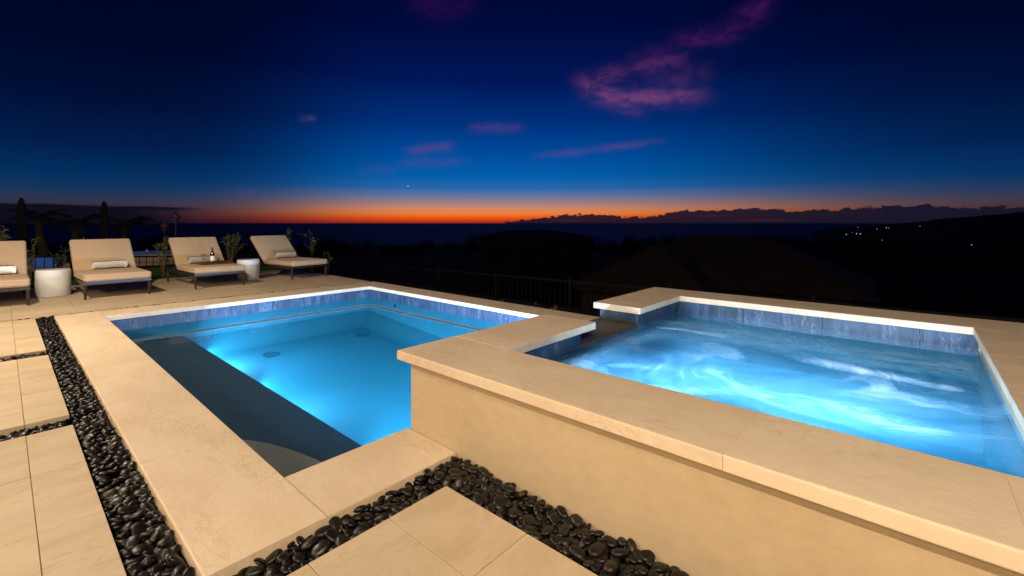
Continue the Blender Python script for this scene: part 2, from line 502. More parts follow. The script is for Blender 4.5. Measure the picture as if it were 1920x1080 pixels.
    vsc.inputs['Color'].default_value = (0.06, 0.62, 1.0, 1)
    vsc.inputs['Density'].default_value = 0.16
    t.l.new(vsc.outputs[0], out.inputs['Volume'])
    return m


M_SPAW = spa_water_mat()
M_SEA = mat('sea', (0.045, 0.075, 0.26), (0.06, 0.09, 0.30), 0.002, 0.65, spec=0.25)  # blue base raised to stand in for reflected sky


# ------------------------------------------------------------------ mesh helpers
def link(name, me, m=None, parent=None, loc=None, rot=None, smooth=False):
    o = bpy.data.objects.new(name, me)
    COL.objects.link(o)
    if m is not None and len(me.materials) == 0:
        me.materials.append(m)
    if parent is not None:
        o.parent = parent
    if loc is not None:
        o.location = loc
    if rot is not None:
        o.rotation_euler = rot
    if smooth:
        me.polygons.foreach_set('use_smooth', [True] * len(me.polygons))
    return o


def bm_obj(name, bm, m, parent=None, loc=None, rot=None, smooth=False):
    bmesh.ops.recalc_face_normals(bm, faces=bm.faces)
    me = bpy.data.meshes.new(name)
    bm.to_mesh(me)
    bm.free()
    return link(name, me, m, parent, loc, rot, smooth)


def tag(o, label=None, cat=None, group=None, kind=None):
    if label:
        o['label'] = label
    if cat:
        o['category'] = cat
    if group:
        o['group'] = group
    if kind:
        o['kind'] = kind
    return o


def empty(name, loc=(0, 0, 0), rz=0.0, label=None, cat=None, group=None, kind=None):
    o = bpy.data.objects.new(name, None)
    o.empty_display_size = 0.1
    COL.objects.link(o)
    o.location = loc
    o.rotation_euler = (0, 0, rz)
    return tag(o, label, cat, group, kind)


def add_box(bm, x0, x1, y0, y1, z0, z1):
    vs = [bm.verts.new(p) for p in ((x0, y0, z0), (x1, y0, z0), (x1, y1, z0), (x0, y1, z0), (x0, y0, z1), (x1, y0, z1), (x1, y1, z1), (x0, y1, z1))]
    for q in ((0, 3, 2, 1), (4, 5, 6, 7), (0, 1, 5, 4), (1, 2, 6, 5), (2, 3, 7, 6), (3, 0, 4, 7)):
        bm.faces.new([vs[i] for i in q])
    return vs


def box(name, x0, x1, y0, y1, z0, z1, m, parent=None, bevel=0.0, seg=2, smooth=False, along=None):
    """box given by its extents in the parent's space; along = bevel only the edges running that way"""
    cx, cy_, cz = (x0 + x1) / 2, (y0 + y1) / 2, (z0 + z1) / 2
    bm = bmesh.new()
    add_box(bm, x0 - cx, x1 - cx, y0 - cy_, y1 - cy_, z0 - cz, z1 - cz)
    if bevel:
        eds = bm.edges[:]
        if along:
            k = 0 if along == 'x' else 1
            eds = [q for q in eds if abs(q.verts[0].co[k] - q.verts[1].co[k]) > 1e-6]
        bmesh.ops.bevel(bm, geom=eds, offset=bevel, segments=seg, profile=0.5, affect='EDGES')
    return bm_obj(name, bm, m, parent, (cx, cy_, cz), smooth=smooth)


def add_tube(bm, pts, rads, seg=8, cap=True):
    rings = []
    n = len(pts)
    up = Vector((0.31, 0.17, 0.93)).normalized()
    for i, p in enumerate(pts):
        p = Vector(p)
        a = Vector(pts[max(0, i - 1)])
        b = Vector(pts[min(n - 1, i + 1)])
        d = (b - a).normalized()
        u = d.cross(up)
        if u.length < 0.05:
            u = d.cross(Vector((1, 0, 0)))
        u.normalize()
        v = d.cross(u)
        r = rads[i] if hasattr(rads, '__len__') else rads
        rings.append([bm.verts.new(p + (u * math.cos(k * 2 * math.pi / seg) + v * math.sin(k * 2 * math.pi / seg)) * r) for k in range(seg)])
    for a, b in zip(rings, rings[1:]):
        for k in range(seg):
            bm.faces.new((a[k], a[(k + 1) % seg], b[(k + 1) % seg], b[k]))
    if cap:
        bm.faces.new(rings[0][::-1])
        bm.faces.new(rings[-1])


def add_lathe(bm, prof, seg=24, centre=(0, 0), close=True):
    rings = []
    for r, z in prof:
        rings.append([bm.verts.new((centre[0] + r * math.cos(k * 2 * math.pi / seg), centre[1] + r * math.sin(k * 2 * math.pi / seg), z)) for k in range(seg)])
    for a, b in zip(rings, rings[1:]):
        for k in range(seg):
            bm.faces.new((a[k], a[(k + 1) % seg], b[(k + 1) % seg], b[k]))
    if close:
        bm.faces.new(rings[0][::-1])
        bm.faces.new(rings[-1])


def mesh_from(verts, faces, name='m'):
    me = bpy.data.meshes.new(name)
    me.from_pydata([tuple(v) for v in verts], [], faces)
    me.update()
    return me


def lamp(name, kind, loc, energy, color, parent=None, size=0.05, rot=None, spread=None):
    l = bpy.data.lights.new(name, kind)
    l.energy = energy
    l.color = color
    if kind == 'AREA':
        l.shape = 'DISK'
        l.size = size
        if spread:
            l.spread = spread
    else:
        l.shadow_soft_size = size
    o = bpy.data.objects.new(name, l)
    COL.objects.link(o)
    o.location = loc
    if rot:
        o.rotation_euler = rot
    if parent:
        o.parent = parent
    return o


# ================================================================== GROUND, SEA, HILLS
def terrain_z(r, az):
    z = -1.7 - 0.16 * min(max(0.0, r - 14), 26) - 0.045 * max(0.0, r - 40)
    if r > 30:
        z += mnoise.noise(Vector((r * math.cos(az) * 0.012, r * math.sin(az) * 0.012, 0))) * min(3.0, (r - 30) * 0.03)
    return z


def make_land():
    rs = [0, 6, 10, 14, 18, 23, 29, 36, 45, 56, 70, 90, 115, 145, 180, 230, 290, 360, 450, 560, 700, 880, 1100, 1400]
    na = 160
    vs, fs = [], []
    for r in rs:
        for k in range(na):
            a = k * 2 * math.pi / na
            vs.append((r * math.cos(a), r * math.sin(a), max(-62.0, terrain_z(r, a)) if r < 1400 else -64))
    for i in range(len(rs) - 1):
        for k in range(na):
            fs.append((i * na + k, i * na + (k + 1) % na, (i + 1) * na + (k + 1) % na, (i + 1) * na + k))
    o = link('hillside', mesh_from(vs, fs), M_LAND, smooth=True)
    tag(o, kind='structure')
    # headland across the bay, rising to the right
    vs, fs = [], []
    na, nr = 120, 14
    for j in range(nr):
        for i in range(na):
            b = 0.40 + (1.75 - 0.40) * i / (na - 1)                 # bearing from the heading
            rise = max(-0.022, -0.022 + (b - 0.52) * 0.118) if b < 0.9 else 0.0228 + (b - 0.9) * 0.05
            rise += 0.0016 * mnoise.noise(Vector((b * 22, 0.3, 0))) + 0.0007 * mnoise.noise(Vector((b * 90, 1.3, 0)))
            k = min(1.0, max(0.0, (b - 0.50) / 0.16))
            D0 = 1900 - 1350 * k * k * (3 - 2 * k)
            D = D0 + (4300 - D0) * j / (nr - 1)
            crest = CAM_H + rise * 4300
            s = j / (nr - 1)
            z = -62 + (crest + 62) * (s ** 1.2)
            p = FWD * math.cos(b) * D + RGT * math.sin(b) * D
            vs.append((p.x, p.y, z))
    for j in range(nr - 1):
        for i in range(na - 1):
            fs.append((j * na + i, j * na + i + 1, (j + 1) * na + i + 1, (j + 1) * na + i))
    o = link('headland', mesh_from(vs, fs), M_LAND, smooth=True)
    tag(o, kind='structure')
    # the sea
    bm = bmesh.new()
    bmesh.ops.create_circle(bm, cap_ends=True, radius=90000, segments=128)
    o = bm_obj('sea', bm, M_SEA, loc=(0, 0, -60))
    tag(o, kind='structure')


make_land()

# garden ground round the terrace
bm = bmesh.new()
nx, ny = 14, 60
grid = [[None] * ny for _ in range(nx)]
for i in range(nx):
    for j in range(ny):
        x = 5.0 + 3.3 * i / (nx - 1)
        y = -7 + 23.6 * j / (ny - 1)
        s = (x - 5.0) / 3.3
        z = -0.16 - 0.50 * s * s * (3 - 2 * s) + 0.03 * mnoise.noise(Vector((x * 2, y * 2, 0)))
        grid[i][j] = bm.verts.new((x, y, z))
for i in range(nx - 1):
    for j in range(ny - 1):
        bm.faces.new((grid[i][j], grid[i + 1][j], grid[i + 1][j + 1], grid[i][j + 1]))
tag(bm_obj('planting_bed', bm, M_SOIL, smooth=True), kind='structure')
tag(box('lawn_ground', -4.5, 5.0, 12.12, 16.6, -0.30, -0.035, M_SOIL), kind='structure')

# grass blades on the lawn
vs, fs = [], []
for _ in range(26000):
    x = rng.uniform(-0.3, 4.98)
    y = 12.14 + (rng.random() ** 1.3) * 3.2
    a = rng.uniform(0, math.pi)
    h = rng.uniform(0.035, 0.075)
    w = 0.006
    dx, dy = math.cos(a) * w, math.sin(a) * w
    lx, ly = rng.normal(0, 0.018, 2)
    k = len(vs)
    vs += [(x - dx, y - dy, -0.036), (x + dx, y + dy, -0.036), (x + lx, y + ly, -0.035 + h)]
    fs.append((k, k + 1, k + 2))
tag(link('lawn_grass', mesh_from(vs, fs), M_GRASS), 'short green lawn behind the loungers', 'grass', kind='stuff')

# ================================================================== TERRACE
# concrete base under everything, pavers and pebbles lie on it
patio = empty('terrace', (0, 0, 0), kind='structure')


def part_box(name, *a, **k):
    return box(name, *a, parent=patio, **k)


CH = -0.062                                   # floor of the pebble channels
part_box('base_slab', -3.0, 0.84, -5.0, 12.12, -0.25, CH, m=M_CHAN)
part_box('base_slab', 0.84, 1.60, -5.0, 2.16, -0.25, CH, m=M_CHAN)
part_box('base_slab', 0.84, 5.05, 7.78, 12.12, -0.25, CH, m=M_CHAN)


def paver_island(x0, x1, y0, y1, xs, ys, gap=0.003):
    """a raft of pavers: mortar bed with recessed joints, each paver its own piece"""
    part_box('mortar_bed', x0 + .006, x1 - .006, y0 + .006, y1 - .006, CH, -0.003, m=M_GROUT)
    xs = [x0] + sorted(x for x in xs if x0 < x < x1) + [x1]
    ys = [y0] + sorted(y for y in ys if y0 < y < y1) + [y1]
    for a, b in zip(xs, xs[1:]):
        for c, d in zip(ys, ys[1:]):
            g = gap / 2
            dz = random.uniform(-0.0008, 0.0008)
            part_box('paver', a + (g if a != x0 else 0), b - (g if b != x1 else 0), c + (g if c != y0 else 0), d - (g if d != y1 else 0),
                     -0.04, dz, m=M_LIME, bevel=0.0012, seg=1)


XJ = [0.094 - 0.6 * k for k in range(0, 6)]
paver_island(-3.0, 0.285, 0.6, 3.75, XJ, [3.125, 2.53, 1.93, 1.33])
paver_island(-3.0, 0.285, 3.957, 5.90, XJ, [4.63, 5.27])
paver_island(-3.0, 0.285, 6.14, 8.28, XJ, [6.85, 7.57])
paver_island(0.47, 1.35, -1.6, 1.60, [0.72, 1.048], [1.122, 0.52, -0.08, -0.68])
paver_island(-3.0, 5.04, 8.41, 12.10, [0.094 + 0.6 * k for k in range(-5, 9)], [9.02, 9.63, 10.24, 10.85, 11.46], 0.003)

# ================================================================== SWIMMING POOL
pool = empty('swimming_pool', (2.75, 5.0, 0), label='sunken rectangular pool with blue lit water and pale stone coping', cat='pool')
P0 = Vector((2.75, 5.0, 0))


def pbox(name, x0, x1, y0, y1, z0, z1, m, parent=None, **k):
    o = box(name, x0, x1, y0, y1, z0, z1, m, parent=pool, **k)
    o.location -= P0
    return o


FLOOR = -0.66
WL = -0.19
XW0, XW1, YW0, YW1 = 0.860, 4.650, 2.19, 7.740     # wall faces behind the coping noses
FL1 = -1.10                                   # deep end under the spa side
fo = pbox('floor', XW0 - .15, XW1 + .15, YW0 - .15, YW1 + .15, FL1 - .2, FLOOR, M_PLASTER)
for v in fo.data.vertices:
    if v.co.z > 0 and v.co.y < 0:
        v.co.z += FL1 - FLOOR
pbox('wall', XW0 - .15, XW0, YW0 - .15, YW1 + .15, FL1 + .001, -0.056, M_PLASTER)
pbox('wall', XW1, XW1 + .15, YW0 - .15, YW1 + .15, FL1 + .001, -0.056, M_LITPLAST)
pbox('wall', XW0 + .001, XW1 - .001, YW1, YW1 + .15, FL1 + .001, -0.0565, M_LITPLAST)
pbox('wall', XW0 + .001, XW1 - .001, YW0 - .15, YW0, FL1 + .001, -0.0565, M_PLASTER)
# coved foot of the two far walls
bm = bmesh.new()
def cove_strip(fn, n=8):
    rows = []
    for k in range(n + 1):
        a = math.pi / 2 * k / n
        rows.append([bm.verts.new(fn(e, 1 - math.cos(a), 1 - math.sin(a))) for e in (0, 1)])
    for p, q in zip(rows, rows[1:]):
        bm.faces.new((p[0], p[1], q[1], q[0]))
def floor_z(y):
    return FLOOR + (FL1 - FLOOR) * (YW1 - y) / (YW1 - YW0)
RC = 0.24
def fn_e(e, u, v):
    y = YW0 if e == 0 else YW1
    return (XW1 - .086 - u * RC - 2.75, y - 5.0, floor_z(y) + .003 + v * RC)
cove_strip(fn_e)
def fn_n(e, u, v):
    x = XW0 if e == 0 else XW1
    y = YW1 - .086 - u * RC
    return (x - 2.75, y - 5.0, floor_z(y) + .003 + v * RC)
cove_strip(fn_n)
bm_obj('cove', bm, M_PLASTER, pool, smooth=True)
# safety ledge along the two far walls
pbox('ledge', XW1 - .085, XW1 - .001, YW0 + .002, YW1 - .002, FL1 + .002, -0.352, M_LITPLAST, bevel=0.006)
pbox('ledge', XW0 + .002, XW1 - .087, YW1 - .085, YW1 - .001, FL1 + .002, -0.352, M_LITPLAST, bevel=0.006)
# bench along the west wall
BX = 1.715
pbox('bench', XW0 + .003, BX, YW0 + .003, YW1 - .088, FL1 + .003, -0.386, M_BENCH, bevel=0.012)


def round_step(name, cx_, cy_, rx, ry, z0, z1, m=None):
    bm = bmesh.new()
    pts = [(0, 0)] + [(rx * math.sin(a * math.pi / 48), ry * math.cos(a * math.pi / 48)) for a in range(0, 25)]
    lo = [bm.verts.new((p[0], p[1], z0)) for p in pts]
    hi = [bm.verts.new((p[0], p[1], z1)) for p in pts]
    bm.faces.new(lo[::-1])
    bm.faces.new(hi)
    for i in range(len(pts)):
        j = (i + 1) % len(pts)
        bm.faces.new((lo[i], lo[j], hi[j], hi[i]))
    o = bm_obj(name, bm, m or M_PLASTER, pool, (cx_, cy_, 0))
    o.location -= P0
    return o


round_step('entry_step', XW0 + .004, YW0 + .004, 0.50, 1.42, -0.385, -0.285, M_STEP)
round_step('lower_step', BX - 0.02, YW0 + .004, 0.46, 1.40, FL1 + .004, -0.62)
for x, y in ((2.62, 7.02), (4.10, 7.05)):
    bm = bmesh.new()
    add_lathe(bm, [(0.115, -.03), (0.115, 0.001), (0.10, 0.003), (0.02, 0.004)], 28)
    o = bm_obj('drain_cover', bm, M_DRAIN, pool, (x, y, FLOOR + (FL1 - FLOOR) * (YW1 - y) / (YW1 - YW0) + .004), (math.atan((FLOOR - FL1) / (YW1 - YW0)), 0, 0))
    o.location -= P0
# return fittings on the east wall
for y in (4.2, 6.9):
    bm = bmesh.new()
    add_lathe(bm, [(0.03, 0), (0.03, 0.004), (0.018, 0.008)], 16)
    o = bm_obj('return_fitting', bm, M_DRAIN, pool, (XW1 - .001, y, -0.27), (0, R_(-90), 0))
    o.location -= P0


def underwater_lamp(parent, loc, rz, energy, color, tilt=0.0, off=Vector((0, 0, 0)), rad=0.055, spread=None, lens=None):
    bm = bmesh.new()
    add_lathe(bm, [(rad + .016, 0), (rad + .016, 0.010), (rad + .004, 0.016)], 24)
    o = bm_obj('pool_or_fill_lamp', bm, M_STEEL, parent, Vector(loc) - off, (0, R_(90), rz))
    bm = bmesh.new()
    add_lathe(bm, [(rad, 0.0165), (rad * 0.9, 0.021), (rad * .3, 0.023)], 24)
    bm_obj('lens', bm, lens or M_LENS, o)
    d = Vector((math.cos(rz), math.sin(rz), 0))
    lamp('lamp_light', 'AREA', (0, 0, 0.034), energy, color, parent=o, size=rad * 1.6, rot=(R_(180), R_(tilt), 0), spread=spread)
    return o


POOL_W = 250
POOL_C = (0.50, 0.72, 1.0)
for y, k in ((6.85, 0.46), (5.05, 0.50), (2.95, 0.44)):
    underwater_lamp(pool, (BX, y, -0.50), 0.0, POOL_W * k, POOL_C, 22.0, P0)
for x in (2.75, 4.05):  # unseen fill lamps added behind the spa to even out the pool light
    underwater_lamp(pool, (x, YW0 + .001, -0.66), R_(90), 240, POOL_C, 0.0, P0)

# waterline tiles, north and east walls
TW = 0.302
n = int(round((XW1 - XW0) / TW))
for i in range(n):
    w = (XW1 - XW0) / n
    pbox('waterline_tile', XW0 + i * w + .001, XW0 + (i + 1) * w - .001, YW1 - .012, YW1 - .0005, -0.207, -0.058, M_SLATE, bevel=0.001, seg=1)
n = int(round((YW1 - 2.26) / TW))
for i in range(n):
    w = (YW1 - .013 - 2.20) / n
    pbox('waterline_tile', XW1 - .012, XW1 - .0005, 2.20 + i * w + .001, 2.20 + (i + 1) * w - .001, -0.207, -0.058, M_SLATE, bevel=0.001, seg=1)


# coping
def coping(parent, off, x0, x1, y0, y1, z0, z1, axis, joints, gap=0.0024, name='coping_slab'):
    js = sorted(joints)
    a0, a1 = (x0, x1) if axis == 'x' else (y0, y1)
    js = [a0] + [j for j in js if a0 < j < a1] + [a1]
    for a, b in zip(js, js[1:]):
        g0 = gap / 2
        e = (a + g0, b - g0)
        ex = (e[0], e[1], y0, y1) if axis == 'x' else (x0, x1, e[0], e[1])
        o = box(name, *ex, z0, z1, M_COPE, parent=parent, bevel=0.007, seg=3, along=axis)
        o.location -= off
        o.location.z += random.uniform(-0.0004, 0.0004)
        if b != a1:
            j = (b - g0 - .0004, b + g0 + .0004)
            ex = (*j, y0 + .004, y1 - .004) if axis == 'x' else (x0 + .004, x1 - .004, *j)
            o = box('joint_mortar', *ex, z0 + .002, z1 - .0005, M_JOINT, parent=parent)
            o.location -= off


CT = 0.055
coping(pool, P0, 0.455, 0.887, 1.79, 8.28, -CT, 0.004, 'y', [1.79 + 1.08 * k for k in range(1, 7)], 0.001)
coping(pool, P0, 0.888, 1.575, 1.79, 2.222, -CT, 0.004, 'x', [], 0.001)
coping(pool, P0, 0.888, 5.055, 7.712, 8.28, -CT, 0.004, 'x', [0.888 + 1.04 * k for k in range(1, 4)], 0.0015)
coping(pool, P0, 4.622, 5.055, 2.20, 7.710, -CT, 0.004, 'y', [2.20 + 0.92 * k for k in range(1, 6)], 0.0015)
# backing walls that carry the outer half of the coping
pbox('coping_wall', XW1 + .15, 5.03, 2.0, 8.25, -0.7, -CT - .001, M_STUCCO)
pbox('coping_wall', 0.47, XW0 - .151, 1.81, 8.26, -0.24, -CT - .001, M_STUCCO)
pbox('coping_wall', 0.862, 1.58, 1.81, 2.03, -0.24, -CT - .001, M_STUCCO)

o = box('pool_water', XW0 - .01, XW1 + .01, YW0 - .01, YW1 + .01, FL1 - .05, WL, M_WATER)
tag(o, kind='structure')

# ================================================================== RAISED SPA
spa = empty('spa', (3.2, 0.6, 0), label='raised square spa with churning bright water and wide stone rim', cat='hot tub')
S0 = Vector((3.2, 0.6, 0))


def sbox(name, x0, x1, y0, y1, z0, z1, m, **k):
    o = box(name, x0, x1, y0, y1, z0, z1, m, parent=spa, **k)
    o.location -= S0
    return o


SZ = 0.4585
SB = SZ - 0.056
SX0, SX1, SY0, SY1 = 1.581, 4.99, -1.75, 2.187
IX0, IX1, IY0, IY1 = 2.005, 4.605, -0.335, 1.812
SW = 0.293
sbox('wall', SX0, IX0 - .014, SY0, SY1, -0.75, SB, M_STUCCO)
sbox('wall', IX1 + .014, SX1, SY0, SY1 - .001, -0.75, SB, M_STUCCO)
sbox('wall', IX0 - .014, IX1 + .014, SY0 + .001, IY0 - .014, -0.75, SB - .0005, M_STUCCO)
sbox('wall', IX0 - .014, 2.79, IY1 + .014, SY1 - .0005, -0.75, SB - .0005, M_STUCCO)
sbox('wall', 3.705, IX1 + .014, IY1 + .014, SY1 - .0005, -0.75, SB - .0005, M_STUCCO)
sbox('wall', 2.79, 3.705, IY1 + .014, SY1 - .001, -0.75, 0.285, M_STUCCO)
# lining
for a in ((IX0 - .0135, IX0, IY0 - .012, IY1 + .012), (IX1, IX1 + .0135, IY0 - .012, IY1 + .012),
          (IX0 + .001, IX1 - .001, IY0 - .0135, IY0), (IX0 + .001, IX1 - .001, IY1, IY1 + .0135)):
    sbox('lining', *a, -0.40, 0.248, M_PLASTER)
sbox('floor', IX0 - .013, IX1 + .013, IY0 - .013, IY1 + .013, -0.45, -0.30, M_PLASTER)
sbox('bench', IX1 - .40, IX1 - .002, IY0 + .002, IY1 - .002, -0.299, 0.02, M_PLASTER, bevel=0.02)
sbox('bench', IX0 + .002, IX1 - .402, IY1 - .40, IY1 - .002, -0.299, 0.02, M_PLASTER, bevel=0.02)


def spa_tiles(axis, a0, a1, fixed0, fixed1, z0=0.25, z1=SB - .002, tw=0.30):
    n = max(1, int(round((a1 - a0) / tw)))
    w = (a1 - a0) / n
    for i in range(n):
        if axis == 'x':
            sbox('waterline_tile', a0 + i * w + .001, a0 + (i + 1) * w - .001, fixed0, fixed1, z0, z1, M_SLATE, bevel=0.001, seg=1)
        else:
            sbox('waterline_tile', fixed0, fixed1, a0 + i * w + .001, a0 + (i + 1) * w - .001, z0, z1, M_SLATE, bevel=0.001, seg=1)


spa_tiles('y', IY0, IY1, IX1, IX1 + .0125)
spa_tiles('x', IX0, 2.79, IY1, IY1 + .0125)
spa_tiles('x', 3.692, IX1 - .001, IY1, IY1 + .0125)
spa_tiles('y', IY1 + .014, SY1, 3.692, 3.704, 0.318)
spa_tiles('y', IY1 + .014, SY1, 2.791, 2.803, 0.318)
spa_tiles('x', 2.792, 3.690, IY1, IY1 + .0125, 0.25, 0.2845)
sbox('weir_slab', 2.792, 3.703, IY1 + .002, SY1 + .02, 0.2855, 0.316, M_SPILL, bevel=0.004)
# coping of the spa
ZC = SZ - 0.055
coping(spa, S0, 1.531, 1.980, -1.80, 2.255, ZC, SZ, 'y', [-1.1, -0.20, 0.459], 0.0016)
coping(spa, S0, 1.981, 2.955, 1.786, 2.255, ZC, SZ, 'x', [], 0.003)
coping(spa, S0, 3.690, 4.580, 1.786, 2.255, ZC, SZ, 'x', [], 0.003)
coping(spa, S0, 4.581, 5.030, -1.80, 2.255, ZC, SZ, 'y', [1.33, 0.46, -0.36, -1.1], 0.0016)
coping(spa, S0, 1.981, 4.580, -1.80, -0.310, ZC, SZ, 'x', [2.85, 3.72], 0.003)

bm = bmesh.new()
NXW, NYW = 120, 100
bmesh.ops.create_grid(bm, x_segments=NXW, y_segments=NYW, size=0.5)
for v in bm.verts:
    x = v.co.x * (IX1 - IX0 + .008)
    y = v.co.y * (IY1 - IY0 + .008)
    edge = min((0.5 - abs(v.co.x)) * 8, (0.5 - abs(v.co.y)) * 8, 1)
    q = Vector((x * 1.6, y * 1.6, 0.4))
    v.co = Vector((x, y, edge * (0.010 * mnoise.noise(q) + 0.006 * mnoise.noise(q * 2.7))))
edge_loop = [e for e in bm.edges if e.is_boundary]
ext = bmesh.ops.extrude_edge_only(bm, edges=edge_loop)
low = [v for v in ext['geom'] if isinstance(v, bmesh.types.BMVert)]
for v in low:
    v.co.z = -0.62
bmesh.ops.contextual_create(bm, geom=[e for e in ext['geom'] if isinstance(e, bmesh.types.BMEdge)])
o = bm_obj('spa_water', bm, M_SPAW, loc=((IX0 + IX1) / 2, (IY0 + IY1) / 2, SW), smooth=True)
tag(o, kind='structure')

SPA_C = (0.52, 0.74, 1.0)
for loc, rz, e in (((IX0 + .001, 0.25, -0.22), 0.0, 78), ((IX0 + .001, 1.20, -0.22), 0.0, 78)):
    underwater_lamp(spa, loc, rz, e, SPA_C, -6.0, S0, spread=R_(128))

# ================================================================== PEBBLES
def pebble_mesh(seed, sub):
    r = random.Random(seed)
    bm = bmesh.new()
    bmesh.ops.create_icosphere(bm, subdivisions=sub, radius=1.0)
    off = Vector((r.uniform(0, 50), r.uniform(0, 50), r.uniform(0, 50)))
    b = r.uniform(0.52, 0.82)
    c = r.uniform(0.30, 0.48)
    for v in bm.verts:
        k = 1 + 0.16 * mnoise.noise(v.co * 1.1 + off)
        p = v.co * k
        # pebbles are squarish super-ellipsoids rather than eggs
        v.co = Vector((math.copysign(abs(p.x) ** 0.92, p.x), math.copysign(abs(p.y) ** 0.92, p.y) * b, math.copysign(abs(p.z) ** 0.85, p.z) * c))
    me = bpy.data.meshes.new('pebble')
    bm.to_mesh(me)
    bm.free()
    me.polygons.foreach_set('use_smooth', [True] * len(me.polygons))
    me.materials.append(M_PEB)
    return me, b, c


PEB = [pebble_mesh(100 + i, 3) for i in range(10)]
PEBLO = [pebble_mesh(100 + i, 2)[0] for i in range(10)]
placed = []


def fill_strip(x0, x1, y0, y1, target, dens, big=1.0):
    g = 0.005
    nx, ny = int((x1 - x0) / g) + 1, int((y1 - y0) / g) + 1
    Hf = np.full((nx, ny), CH)
    tries = int((x1 - x0) * (y1 - y0) * dens)
    for _ in range(tries):
        a = (0.018 + 0.019 * random.random() ** 1.2) * big
        vi = random.randrange(10)
        _, b, c = PEB[vi]
        yaw = random.uniform(0, math.pi)
        best = None
        rad = a * 0.80
        ca, sa = math.cos(yaw), math.sin(yaw)
        ex = a * math.hypot(ca, b * sa)
        ey = a * math.hypot(sa, b * ca)
        if x1 - x0 < 2 * ex * .9:
            yaw = math.pi / 2 if (y1 - y0) > (x1 - x0) else 0
        for _k in range(7):
            x = random.uniform(x0 + ex * .9, max(x0 + ex * .9 + 1e-4, x1 - ex * .9))
            y = random.uniform(y0 + ey * .9, max(y0 + ey * .9 + 1e-4, y1 - ey * .9))
            i0, i1 = max(0, int((x - rad - x0) / g)), min(nx, int((x + rad - x0) / g) + 1)
            j0, j1 = max(0, int((y - rad - y0) / g)), min(ny, int((y + rad - y0) / g) + 1)
            z = Hf[i0:i1, j0:j1].mean() * .45 + Hf[i0:i1, j0:j1].max() * .55
            if best is None or z < best[0]:
                best = (z, x, y, i0, i1, j0, j1)
        z, x, y, i0, i1, j0, j1 = best
        if z > target:
            continue
        h = a * c
        zc = z + h * 0.72
        # tilt: roll towards the local slope a little at random
        tx, ty = random.gauss(0, 0.30), random.gauss(0, 0.30)
        X = (np.arange(i0, i1) * g + x0 - x)[:, None]
        Y = (np.arange(j0, j1) * g + y0 - y)[None, :]
        u = (X * ca + Y * sa) / a
        v = (-X * sa + Y * ca) / (a * b)
        q = 1 - u * u - v * v
        top = np.where(q > 0, zc + h * np.sqrt(np.maximum(q, 0)), -9)
        Hf[i0:i1, j0:j1] = np.maximum(Hf[i0:i1, j0:j1], top)
        placed.append((x, y, zc, a, vi, yaw, tx, ty))


fill_strip(0.288, 0.453, 0.7, 8.28, -0.024, 2300)
fill_strip(-1.2, 0.288, 3.753, 3.954, -0.026, 2300)
fill_strip(-1.2, 0.288, 5.903, 6.137, -0.026, 2300)
fill_strip(-1.2, 5.03, 8.284, 8.406, -0.026, 1700)
fill_strip(0.455, 1.57, 1.605, 1.806, -0.036, 2300)
fill_strip(1.353, 1.578, 0.2, 1.79, -0.012, 2700)

bed = empty('pebble_bed', (0, 0, CH), kind='structure')


def on_screen(x, y, z):
    p = Vector((x, y, 0))
    d = p.dot(FWD)
    if d < 0.3:
        return None
    px = 960 + 851 * p.dot(RGT) / d
    py = 418 + 851 * (CAM_H - z) / d
    return px, py, d


scored = []
for i, q in enumerate(placed):
    s = on_screen(q[0], q[1], q[2])
    vis = s is not None and -20 < s[0] < 1940 and s[1] < 1100
    buried = 1.0 if q[2] > -0.045 else 0.3
    scored.append(((q[3] / s[2] * buried) if vis else 0.0, i))
scored.sort(reverse=True)
single = {i for s, i in scored[:300] if s > 0}
PS = {vi: (np.array([v.co[:] for v in me.vertices]), np.array([p.vertices[:] for p in me.polygons])) for vi, me in enumerate(PEBLO)}
V, Fc, nv = [], [], 0
for i, (x, y, z, a, vi, yaw, tx, ty) in enumerate(placed):
    eul = Euler((tx, ty, yaw), 'XYZ')
    if i in single:
        o = bpy.data.objects.new('pebble', PEB[vi][0])
        COL.objects.link(o)
        o.parent = bed
        o.location = (x, y, z - CH)
        o.rotation_euler = eul
        o.scale = (a, a, a)
    else:
        m3 = np.array(eul.to_matrix()) * a
        vv, ff = PS[vi]
        V.append(vv @ m3.T + np.array([x, y, z - CH]))
        Fc.append(ff + nv)
        nv += len(vv)
V = np.concatenate(V)
Fc = np.concatenate(Fc)
me = bpy.data.meshes.new('pebble_fill')
me.vertices.add(len(V))
me.vertices.foreach_set('co', V.ravel())
me.loops.add(Fc.size)
me.polygons.add(len(Fc))
me.loops.foreach_set('vertex_index', Fc.ravel().astype(np.int32))
me.polygons.foreach_set('loop_start', np.arange(0, Fc.size, 3, dtype=np.int32))
me.update(calc_edges=True)
o = link('pebble_fill', me, M_PEB, bed, smooth=True)
tag(o, kind='stuff')

# ================================================================== LOUNGERS
def rbox_bm(sx, sy, sz, bev, seg=3, crown=0.0):
    bm = bmesh.new()
    add_box(bm, -sx / 2, sx / 2, -sy / 2, sy / 2, -sz / 2, sz / 2)
    bmesh.ops.bevel(bm, geom=bm.edges[:], offset=bev, segments=seg, profile=0.5, affect='EDGES')
    return bm


